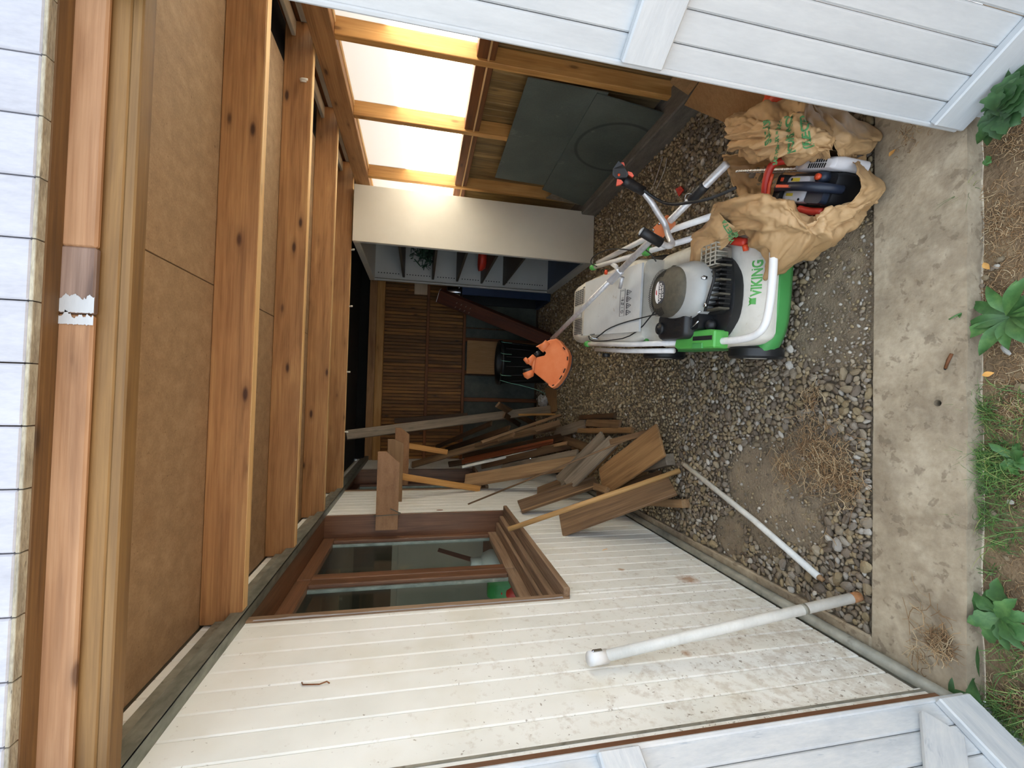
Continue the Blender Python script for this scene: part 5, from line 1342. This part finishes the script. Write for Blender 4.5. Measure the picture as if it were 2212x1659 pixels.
PB = thing('paper_sack', 'torn crumpled brown paper sack with green print, opened around chainsaw', 'sack', (SO.x, SO.y, 0))
def pl_noise(x, y, seed):
    """piecewise linear noise over a triangle lattice: flat facets meeting in sharp creases"""
    s_ = (x + y) * 0.36602540378; xi, yi = math.floor(x + s_), math.floor(y + s_)
    fx, fy = x + s_ - xi, y + s_ - yi
    def h(a, b):
        v = math.sin(a * 127.1 + b * 311.7 + seed * 74.7) * 43758.5453
        return (v - math.floor(v)) * 2 - 1
    if fx > fy: return h(xi, yi) * (1 - fx) + h(xi + 1, yi) * (fx - fy) + h(xi + 1, yi + 1) * fy
    return h(xi, yi) * (1 - fy) + h(xi, yi + 1) * (fy - fx) + h(xi + 1, yi + 1) * fx
def crumple(name, rows, mat, nu=46, nv=34, amp=.012, seed=0, par=PB):
    """sheet through rows of points, creased like paper"""
    rows = [[Vector(p) for p in r] for r in rows]
    def cr(p, t):
        n = len(p) - 1; x = t * n; i = min(int(x), n - 1); f = x - i
        a, b, c, d = p[max(i - 1, 0)], p[i], p[i + 1], p[min(i + 2, n)]
        return .5 * ((2 * b) + (c - a) * f + (2 * a - 5 * b + 4 * c - d) * f * f + (3 * b - a - 3 * c + d) * f ** 3)
    G = []
    for j in range(nv + 1):
        v = j / nv
        G.append([cr([cr(r, i / nu) for r in rows], v) for i in range(nu + 1)])
    lu = sum((G[nv // 2][i + 1] - G[nv // 2][i]).length for i in range(nu))
    lv = sum((G[j + 1][nu // 2] - G[j][nu // 2]).length for j in range(nv))
    V = []
    for j in range(nv + 1):
        for i in range(nu + 1):
            p = G[j][i]
            du = G[j][min(i + 1, nu)] - G[j][max(i - 1, 0)]; dv = G[min(j + 1, nv)][i] - G[max(j - 1, 0)][i]
            n = du.cross(dv)
            if n.length > 0: n.normalize()
            a, b = lu * i / nu, lv * j / nv
            w1, w2 = mnoise.noise((a * 9, b * 9, seed)), mnoise.noise((a * 9, b * 9, seed + 7))
            a2, b2 = a + .022 * w1 + b * .35, b + .022 * w2 - a * .2
            h = pl_noise(a2 / .085, b2 / .085, seed) + .55 * pl_noise(a2 / .040 + 3.3, b2 / .052, seed + 2) + .20 * pl_noise(a2 / .017, b2 / .02, seed + 5)
            V.append(p + n * h * amp)
    Fc = []
    for j in range(nv):
        for i in range(nu):
            a = j * (nu + 1) + i
            Fc.append((a, a + 1, a + nu + 2, a + nu + 1))
    me = mesh(name, V, Fc, True)
    o = link(bpy.data.objects.new(name, me), mat, par)
    for v in me.vertices: v.co.z = max(v.co.z, .002 + .002 * mnoise.noise(v.co * 40))
    sd = o.modifiers.new('thickness', 'SOLIDIFY'); sd.thickness = .0012; sd.offset = 0
    return o
lowf = crumple('sack_side', [[(0.8198, 1.6179, 0.2600), (0.7741, 1.4845, 0.2700), (0.7245, 1.3432, 0.2700), (0.6708, 1.2611, 0.2600), (0.6205, 1.2405, 0.2000), (0.6210, 1.1928, 0.2000), (0.6504, 1.1569, 0.1400), (0.6891, 1.1399, 0.04)], [(0.7885, 1.5211, 0.3600), (0.7267, 1.3484, 0.3850), (0.6780, 1.2199, 0.3850), (0.6434, 1.1699, 0.3500), (0.5964, 1.1738, 0.2700), (0.6092, 1.1471, 0.2500), (0.6452, 1.1314, 0.1700), (0.6851, 1.1233, 0.05)], [(0.7503, 1.5486, 0.3450), (0.6866, 1.3693, 0.3650), (0.6307, 1.2335, 0.3700), (0.5959, 1.1754, 0.3350), (0.5594, 1.1649, 0.2700), (0.5743, 1.1514, 0.2250), (0.6221, 1.1577, 0.1200), (0.6709, 1.1597, 0.03)], [(0.7027, 1.5342, 0.3100), (0.6469, 1.3925, 0.3350), (0.5826, 1.2761, 0.3300), (0.5518, 1.2213, 0.2850), (0.5353, 1.2018, 0.2250), (0.5520, 1.1888, 0.1700), (0.6122, 1.1795, 0.09), (0.6700, 1.2029, 0.015)], [(0.6728, 1.5084, 0.2700), (0.6282, 1.4343, 0.2850), (0.5339, 1.3676, 0.2650), (0.4604, 1.3883, 0.2350), (0.4944, 1.3865, 0.1400), (0.5536, 1.3291, 0.075), (0.6055, 1.2670, 0.03), (0.6451, 1.2413, 0.008)]], M['paper'], 110, 70, .021, 1)
lobe = crumple('sack_flap', [[(0.7869, 1.5248, 0.3550), (0.7337, 1.6086, 0.3550), (0.7049, 1.6991, 0.3450), (0.6013, 1.7357, 0.3250)], [(0.7307, 1.4762, 0.3600), (0.6861, 1.5462, 0.3650), (0.6626, 1.6317, 0.3550), (0.5918, 1.6841, 0.3350)], [(0.6704, 1.4308, 0.3500), (0.6449, 1.4916, 0.3550), (0.6201, 1.5717, 0.3450), (0.5894, 1.6399, 0.3300)], [(0.6426, 1.4092, 0.3350), (0.6245, 1.4535, 0.3350), (0.6146, 1.4971, 0.3250), (0.5930, 1.6351, 0.3200)]], M['paper'], 60, 46, .014, 2)
upf = crumple('sack_side', [[(1.3746, 1.8844, 0.02), (1.3628, 1.7756, 0.02), (1.3010, 1.6121, 0.02), (1.2293, 1.4754, 0.03), (1.1096, 1.3506, 0.1000), (0.9717, 1.2402, 0.1400)], [(1.1974, 1.6221, 0.2400), (1.2120, 1.5602, 0.2200), (1.1668, 1.4301, 0.2000), (1.1147, 1.3151, 0.1900), (1.0261, 1.2231, 0.2400), (0.8720, 1.1325, 0.2400)], [(1.1079, 1.5359, 0.3000), (1.0423, 1.3830, 0.3350), (0.9760, 1.2447, 0.3550), (0.9354, 1.1557, 0.3500), (0.8927, 1.1118, 0.3300), (0.8212, 1.0943, 0.2700)], [(1.0427, 1.4799, 0.3350), (0.9554, 1.3225, 0.3700), (0.8773, 1.1814, 0.3950), (0.8427, 1.1113, 0.3850), (0.8164, 1.0809, 0.3450), (0.7973, 1.0807, 0.2800)], [(1.0089, 1.4734, 0.3250), (0.9129, 1.3222, 0.3600), (0.8302, 1.1819, 0.3850), (0.7938, 1.1122, 0.3750), (0.7826, 1.0882, 0.3300), (0.7971, 1.0957, 0.2700)], [(0.9987, 1.4971, 0.2800), (0.9120, 1.3726, 0.3100), (0.8450, 1.2464, 0.3350), (0.8104, 1.2000, 0.3350), (0.7801, 1.1207, 0.3000), (0.8011, 1.1200, 0.2550)], [(1.0782, 1.6215, 0.1600), (1.0118, 1.5238, 0.1700), (0.9404, 1.3969, 0.1900), (0.8986, 1.3348, 0.2000), (0.8413, 1.2159, 0.2000), (0.8436, 1.1858, 0.1800)]], M['paper'], 110, 86, .021, 3)
rfl = crumple('sack_flap', [[(1.0098, 1.2037, 0.2600), (0.9235, 1.1450, 0.2700), (0.8416, 1.1065, 0.2600), (0.8129, 1.1241, 0.2200), (0.8069, 1.1618, 0.1600)], [(1.0257, 1.2124, 0.2000), (0.9457, 1.1524, 0.2000), (0.8659, 1.1093, 0.1800), (0.8241, 1.1340, 0.1500), (0.8280, 1.1855, 0.1000)], [(1.0687, 1.2592, 0.1000), (1.0132, 1.2123, 0.05), (0.9004, 1.1448, 0.012), (0.8679, 1.1534, 0.02), (0.8530, 1.1772, 0.06)]], M['paper'], 60, 46, .014, 4)
inn = crumple('sack_inside', [[(1.1402, 1.7348, 0.1600), (1.0339, 1.5489, 0.2200), (0.9411, 1.4013, 0.2400), (0.8803, 1.2945, 0.2000), (0.8532, 1.2037, 0.1600), (0.8283, 1.1569, 0.1000)], [(1.1385, 1.7984, 0.1000), (1.1079, 1.7297, 0.06), (1.0623, 1.6541, 0.012), (0.9616, 1.4851, 0.008), (0.8873, 1.3397, 0.008), (0.8185, 1.2013, 0.03)], [(1.0408, 1.7771, 0.08), (1.0227, 1.7399, 0.03), (0.9754, 1.6572, 0.008), (0.8838, 1.4841, 0.008), (0.8159, 1.3391, 0.008), (0.7505, 1.1881, 0.03)], [(0.9236, 1.6991, 0.1000), (0.8677, 1.6154, 0.1200), (0.7915, 1.4850, 0.1400), (0.7332, 1.3717, 0.1200), (0.6970, 1.2737, 0.08), (0.6972, 1.2135, 0.03)]], M['paper'], 60, 40, .010, 5)
rim_ = crumple('sack_rim', [[(0.8127, 1.1444, 0.1300), (0.7328, 1.0980, 0.1600), (0.6871, 1.1118, 0.1500), (0.6399, 1.1191, 0.1700), (0.6493, 1.1643, 0.1500)], [(0.8198, 1.1383, 0.1000), (0.7516, 1.1127, 0.1200), (0.6974, 1.1106, 0.1000), (0.6562, 1.1151, 0.1200), (0.6374, 1.1745, 0.1000)], [(0.8518, 1.1699, 0.03), (0.8023, 1.1635, 0.03), (0.7204, 1.1305, 0.016), (0.6845, 1.1295, 0.04), (0.6638, 1.2381, 0.008)]], M['paper'], 50, 36, .016, 6)
def sack_print(s, x, target, m, size):
    V, Fc = fine(*text_geo(s, size), .006)
    project(V, Fc, target, m, .0035, target, 'ink', 'green_print')
pr = []
for s, c, size in (('SULFUR', (0.8960, 1.2246, 0.3800), .029), ('SAC POUR = SAC OU', (0.8538, 1.1804, 0.3850), .017), ('IONS NON', (0.8503, 1.1336, 0.3850), .029), ('(LECTE)', (0.8315, 1.0911, 0.3700), .029)):
    sack_print(s, c, upf, Matrix.Translation(Vector(c)) @ Matrix.Rotation(math.radians(-8 if size < .02 else 6), 4, 'Z') @ Matrix.Rotation(math.radians(38), 4, 'X'), size)
sack_print('VEGETA', 0, lobe, Matrix.Translation(Vector((0.6490, 1.4493, 0.3450))) @ Matrix.Rotation(math.radians(18), 4, 'Z') @ Matrix.Rotation(math.radians(25), 4, 'X'), .026)
sack_print('de', 0, lobe, Matrix.Translation(Vector((0.6291, 1.4188, 0.3450))) @ Matrix.Rotation(math.radians(18), 4, 'Z') @ Matrix.Rotation(math.radians(25), 4, 'X'), .026)
sack_print('DU', 0, rfl, Matrix.Translation(Vector((0.8660, 1.1634, 0.05))) @ Matrix.Rotation(math.radians(0), 4, 'Z'), .030)
t = thing('hand_tool', 'red plastic tool with pale red knob poking from under the paper sack', 'tool', (0.6419, 1.5060, 0.2500))
tube('handle_body', M['red'], [(0.6611, 1.5565, 0.2700), (0.6398, 1.5017, 0.2750), (0.6227, 1.4635, 0.2600)], [.012, .018, .016], t, 12, 1)
tube('knob', M['orange_red'], [(0.6159, 1.4660, 0.2620), (0.5926, 1.4713, 0.2550)], [.012, .010], t, 12)

def leaf_mesh(L, w, droop, lobes=0, seed=0, n=9):
    r = np.random.default_rng(seed)
    V, Fc = [], []
    for i in range(n + 1):
        t_ = i / n
        hw = w * (math.sin(math.pi * min(1, t_ ** .75 * .98 + .02)) ** .8) * (0.35 + .65 * min(1, t_ * 2.2))
        if lobes: hw *= 1 - .32 * (0.5 + .5 * math.cos(t_ * lobes * 2 * math.pi))
        x = L * t_ * (1 - .12 * droop * t_); z = L * (.55 * t_ - droop * .75 * t_ * t_)
        V += [(x, -hw, z + hw * .35), (x, 0, z), (x, hw, z + hw * .35)]
    for i in range(n):
        a = i * 3
        Fc += [(a, a + 1, a + 4, a + 3), (a + 1, a + 2, a + 5, a + 4)]
    return mesh('leaf', V, Fc, True)
tag(tube('bent_wire', M['stud_dark'], [(-0.8260, 1.3324, 1.7990), (-0.8260, 1.3217, 1.7940), (-0.8260, 1.3159, 1.7492), (-0.8220, 1.3184, 1.7303), (-0.8260, 1.3152, 1.7222)], .0018, None, 6), 'little bent wire staple stuck high on the white boards', 'wire')
o = link(bpy.data.objects.new('dry_leaf', leaf_mesh(.035, .007, .3, 2, 11, 8)), M['leaf_dry'], None, Matrix.Translation((-0.8260, 2.1888, 0.5164)) @ frame((0, -.3, -1), (1, 0, 0)))
tag(o, 'shrivelled dry leaf caught in cobweb on the white boards', 'leaf')
# small litter on the gravel
o = slab('red_scrap', M['red'], [(1.2691, 2.3302, 0.025), (1.2571, 2.2700, 0.03), (1.2301, 2.2568, 0.02), (1.2056, 2.2903, 0.028)], .006)
tag(o, 'small shiny red scrap on the gravel below the brushcutter shaft', 'litter')
tag(multi_tube('wire', M['alu'], [[(1.5549, 2.4904, 0.02), (1.4770, 2.5012, 0.035), (1.4166, 2.5925, 0.02)], [(1.5197, 2.4361, 0.02), (1.4296, 2.4270, 0.04), (1.3750, 2.5566, 0.02)]], .002, None, 6, 2),
    'two strands of thin bare wire on dark gravel beside the grey plinth', 'wire')
t = thing('twig', 'short brown twig lying on the concrete threshold', 'twig', (0.1327, 0.9592, 0.008))
tube('stem', M['stud_dark'], [(0.1505, 0.9491, 0.01), (0.1337, 0.9562, 0.011), (0.1088, 0.9647, 0.01)], [.0042, .0045, .0038], t, 8)
tube('knot', M['black_hole'], [(0.1088, 0.9647, 0.01), (0.1048, 0.9658, 0.01)], [.0035, .002], t, 8)

# ------------------------------------------------------------------ plants, grass and straw
def weed(label, p, leaves, L, w, mat, lobes, seed, tilt=(.3, 1.2), arc=(0, 6.28), stem=None):
    p = Vector(p); r = np.random.default_rng(seed)
    t = thing('leafy_weed', label, 'weed', p)
    for k in range(leaves):
        a = arc[0] + (arc[1] - arc[0]) * (k + r.uniform(-.25, .25)) / leaves
        l = L * r.uniform(.7, 1.1)
        me = leaf_mesh(l, w * r.uniform(.8, 1.15), r.uniform(*tilt), lobes, seed * 31 + k)
        link(bpy.data.objects.new('leaf', me), M[mat], t, Matrix.Translation(p + Vector((0, 0, .004 + .004 * k))) @ Matrix.Rotation(a, 4, 'Z') @ Matrix.Rotation(r.uniform(-.25, .15), 4, 'Y'))
    if stem: tube('stem', M['leaf'], [p + Vector((0, 0, -.01))] + [Vector(q) for q in stem], .0022, t, 6, 1)
    return t
weed('big green rosette weed with long pointed leaves in the dry earth', (0.2401, 0.8355, -0.045), 12, .135, .019, 'leaf', 0, 3, (.4, .9))
weed('leafy sprig with small leaves reaching over the concrete edge', (0.2730, 0.9328, -0.03), 7, .026, .006, 'leaf', 2, 4, (.1, .6), (0.6, 3.6), [(0.2639, 0.9272, 0.012), (0.2497, 0.9533, 0.014)])
weed('tiny round leaved weed close to the concrete corner', (0.6855, 0.8920, -0.045), 5, .018, .009, 'leaf', 0, 5)
weed('dark lobed leafy plant beneath the foot of open door', (0.7765, 0.8318, -0.03), 20, .080, .030, 'leaf_dark', 3, 6, (.2, .9))
weed('second dark lobed leafy plant against the door foot', (0.8373, 0.8317, -0.02), 12, .075, .028, 'leaf_dark', 3, 16, (.2, .9))
weed('broad leaved weed with pale veins left of the old door corner', (-0.5506, 0.8570, -0.045), 11, .105, .026, 'leaf', 3, 7, (.4, .9))
weed('weed with long drooping dark leaves touching the concrete end', (-0.7479, 0.9170, -0.045), 7, .115, .022, 'leaf_dark', 0, 8, (.4, .9), (0.2, 4.2))
weed('bright weed with yellow green leaves in thick grass', (-0.1318, 0.8336, -0.045), 8, .06, .013, 'leaf', 2, 9)
def blades(name, label, cat, spots, mat, n_seg=4, kind='stuff'):
    """spots: (x, y, z, count, spread, length, lean, width)"""
    V, Fc = [], []
    for (x, y, z, cnt, sx, sy, L, lean, wd) in spots:
        for _ in range(cnt):
            p = Vector((x + rng.normal(0, sx), y + rng.normal(0, sy), z + rng.uniform(0, .004)))
            a = rng.uniform(0, 6.28); l = L * rng.uniform(.5, 1.2); le = lean * rng.uniform(.4, 1.3)
            d = Vector((math.cos(a), math.sin(a), 0)); e = Vector((-d.y, d.x, 0)); curl = rng.normal(0, .5)
            o_ = len(V)
            for i in range(n_seg + 1):
                t_ = i / n_seg
                c = p + (d * math.cos(curl * t_) + e * math.sin(curl * t_)) * (l * t_ * math.sin(min(1.5, le * (.4 + .8 * t_)))) + Vector((0, 0, l * t_ * math.cos(min(1.5, le * (.4 + .8 * t_)))))
                w_ = wd * (1 - .85 * t_)
                V += [c - e * w_, c + e * w_]
            for i in range(n_seg): Fc.append((o_ + 2 * i, o_ + 2 * i + 1, o_ + 2 * i + 3, o_ + 2 * i + 2))
    o = link(bpy.data.objects.new(name, mesh(name, V, Fc, True)), M[mat])
    return tag(o, label, cat, None, kind)
def gspot(p, cnt, s, L, lean, wd): return (p[0], p[1], p[2], cnt, s, s * .7, L, lean, wd)
blades('green_grass', 'green grass growing from the earth along the concrete edge', 'grass',
       [gspot(p, c, s, L * 1.35, 1.05, .0012) for p, c, s, L in (
        ((-0.01392, 0.9095, -0.05), 130, .025, .05), ((-0.1556, 0.9076, -0.05), 260, .040, .055), ((-0.1743, 0.8685, -0.05), 260, .045, .05), ((-0.2980, 0.9127, -0.05), 110, .022, .05),
        ((-0.3449, 0.8594, -0.05), 90, .03, .045), ((-0.8511, 0.8884, -0.05), 300, .035, .06), ((-0.8847, 0.8378, -0.05), 320, .05, .06), ((-0.02357, 0.8497, -0.05), 60, .04, .045), ((-0.6800, 0.8312, -0.05), 80, .05, .05),
        ((-0.4418, 0.8880, -0.05), 25, .02, .04))]
       + [(rng.uniform(-2.2, 2.4), rng.uniform(-1.6, .55), -.052, 14, .06, .06, .06, .9, .0016) for _ in range(160)], 'grass')
blades('grass_tuft', 'thin bright green grass tuft hanging over the sunlit concrete edge', 'grass', [gspot((0.6194, 0.9261, -0.04), 22, .006, .085, .9, .0011)], 'grass')
def straws(name, label, spots, r0=.0008):
    V, Fc = [], []
    for (x, y, z, cnt, sx, sy, L, h) in spots:
        for _ in range(cnt):
            c = Vector((x + rng.normal(0, sx), y + rng.normal(0, sy), z + abs(rng.normal(0, h))))
            a = rng.uniform(0, 6.28); l = L * rng.uniform(.4, 1.2); k = rng.normal(0, 1.2)
            pts = []
            for i in range(4):
                t_ = i / 3 - .5
                pts.append(c + Vector((math.cos(a + k * t_), math.sin(a + k * t_), rng.normal(0, .12))) * l * t_)
            v, f = tube_data(pts, r0 * rng.uniform(.7, 1.5), 3, False)
            o_ = len(V); V += v; Fc += [tuple(i + o_ for i in q) for q in f]
    for v in V: v.z = max(v.z, -.058)
    return tag(link(bpy.data.objects.new(name, mesh(name, V, Fc, True)), M['straw']), label, 'dry grass', None, 'stuff')
def sp(p, cnt, s, L, h): return (p[0], p[1], p[2], cnt, s, s * .75, L, h)
straws('dry_grass', 'tangled clump of dry grass lying on the gravel near threshold',
       [sp(p, c, s, L, h) for p, c, s, L, h in (((-0.2248, 1.3450, 0.012), 330, .065, .075, .012), ((-0.1470, 1.4253, 0.012), 110, .06, .06, .008), ((-0.2706, 1.5134, 0.01), 120, .05, .06, .008), ((0.01699, 1.3963, 0.012), 70, .025, .05, .01), ((-0.2761, 1.2567, 0.01), 130, .045, .07, .008))])
straws('dry_grass', 'dry straw stalks heaped on the left end of concrete threshold',
       [sp(p, c, s, L, h) for p, c, s, L, h in (((-0.6830, 0.9728, 0.008), 130, .025, .06, .012), ((-0.6245, 1.0137, 0.008), 14, .04, .10, .012), ((-0.7571, 1.0316, 0.008), 30, .02, .05, .008), ((0.8568, 1.0619, 0.008), 60, .025, .02, .003))], .0007)
straws('dead_thatch', 'dead straw thatch scattered over the bare earth outside',
       [(rng.uniform(-.9, 1.0), rng.uniform(.55, .90), -.053, 70, .03, .03, .032, .004) for _ in range(150)] + [(rng.uniform(-2, 2), rng.uniform(-1.2, .6), -.053, 20, .06, .06, .05, .003) for _ in range(80)], .0007)
# pebbles and dry leaves in the earth outside
pl = [((0.3892, 0.8823, -0.045), .010), ((0.4061, 0.8745, -0.045), .012), ((0.3855, 0.8922, -0.045), .008), ((0.3633, 0.9064, -0.045), .009), ((0.3228, 0.9302, -0.045), .008), ((0.3417, 0.9146, -0.045), .009), ((-0.5151, 0.8852, -0.045), .008), ((-0.2897, 0.8918, -0.045), .010),
      ((-0.2330, 0.9097, -0.045), .010), ((-0.2512, 0.8537, -0.045), .009), ((-0.1070, 0.8780, -0.045), .008), ((0.05263, 0.8332, -0.045), .014), ((-0.7327, 0.9314, -0.045), .009), ((-0.5957, 0.8853, -0.045), .007), ((-0.4568, 0.8949, -0.045), .007), ((-0.4014, 0.8642, -0.045), .009)]
for p, r in pl:
    link(bpy.data.objects.new('pebble', mid_t[int(rng.integers(8))]), None, ge, Matrix.Translation(p) @ Euler((0, 0, rng.uniform(0, 6))).to_matrix().to_4x4() @ Matrix.Scale(r, 4))
for lab, p, a in (('curled orange dry leaf on earth near the concrete edge', (0.3828, 0.8933, -0.04), .4), ('pale tan dry leaf by the green grass', (0.0949, 0.8837, -0.04), 1.9), ('small brown dry leaf fallen on the concrete corner', (0.8327, 1.1041, 0.008), 2.6)):
    o = link(bpy.data.objects.new('dry_leaf', leaf_mesh(.024, .008, .25, 0, 3, 6)), M['leaf_dry'], None, Matrix.Translation(p) @ Matrix.Rotation(a, 4, 'Z'))
    tag(o, lab, 'leaf')
tag(link(bpy.data.objects.new('white_pebble', big_t[2].copy()), None, None, Matrix.Translation((0.1538, 0.8606, -0.04)) @ Matrix.Rotation(.6, 4, 'Z') @ Matrix.Diagonal((.016, .007, .008, 1))), 'long white stone chip between two weeds on the earth', 'stone')
bpy.data.objects['white_pebble'].data.materials.clear(); bpy.data.objects['white_pebble'].data.materials.append(M['rubble'])

# ------------------------------------------------------------------ the room behind window 1
rm = struct('wall_beyond')
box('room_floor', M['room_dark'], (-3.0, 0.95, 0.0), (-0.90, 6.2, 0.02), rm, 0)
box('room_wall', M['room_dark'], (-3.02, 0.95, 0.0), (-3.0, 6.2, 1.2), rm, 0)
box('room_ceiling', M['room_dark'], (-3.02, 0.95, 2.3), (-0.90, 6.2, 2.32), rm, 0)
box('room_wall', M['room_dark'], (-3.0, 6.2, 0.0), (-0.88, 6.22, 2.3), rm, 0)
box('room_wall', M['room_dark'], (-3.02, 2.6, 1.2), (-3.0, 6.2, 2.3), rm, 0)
box('room_wall', M['room_wall'], (-3.0, 0.97, 0.0), (-2.2, 0.99, 2.3), rm, 0)
t = thing('cupboard', 'pale cupboard standing in the dim room behind the window', 'cupboard', (-1.75, 4.6, 0))
box('carcass', M['room_wall'], (-2.3, 4.5, 0.02), (-1.25, 4.9, 1.72), t)
box('cupboard_door', M['room_wall'], (-2.28, 4.48, 0.06), (-1.79, 4.5, 1.66), t)
box('cupboard_door', M['room_wall'], (-1.77, 4.48, 0.06), (-1.27, 4.5, 1.66), t)
gp = Vector((-1.2000, 3.0894, 0.9567))
t = thing('lamp_globe', 'round white lamp globe seen behind the window glass', 'lamp', (gp.x, gp.y, gp.z - .1))
lathe('globe', M['white_hook'], [(0, -.085), (.05, -.07), (.08, -.03), (.085, .01), (.065, .06), (.03, .082), (0, .085)], t, Matrix.Translation(gp), 24)
tube('neck', M['white_hook'], [gp + Vector((0, 0, .07)), gp + Vector((0, 0, .15))], .035, t, 14)
bar('bench', M['stud_dark'], (-1.30, 1.8, .80), (-1.30, 4.4, .80), .62, .04, (0, 0, 1), rm)
gq = Vector((-1.1200, 2.5015, 1.0287))
t = thing('green_bag', 'green bag on the bench behind the window', 'bag', (gq.x, gq.y, .82))
loft('bag_body', M['mower_green'], [[(gq.x + x, gq.y + y, z) for x, y in rrect(a, b, .02, 3)] for z, a, b in ((.822, .15, .16), (.93, .17, .17), (1.03, .14, .12), (1.08, .10, .05))], t)
gq = Vector((-1.1300, 2.5530, 0.9689))
t = thing('red_canister', 'red canister beside the green bag behind the window', 'canister', (gq.x, gq.y - .12, .82))
lathe('canister_body', M['red'], [(0, 0), (.05, 0), (.052, .01), (.052, .13), (.03, .16), (.018, .165), (.018, .19), (0, .19)], t, Matrix.Translation((gq.x, gq.y - .1, .822)), 20)
o = bar('red_lath', M['redwood'], (-1.4500, 4.0749, 1.2803), (-1.3000, 3.3398, 0.9921), .035, .02, (.5, -.6, .6))
tag(o, 'thin reddish lath leaning inside the room behind the window', 'lath')
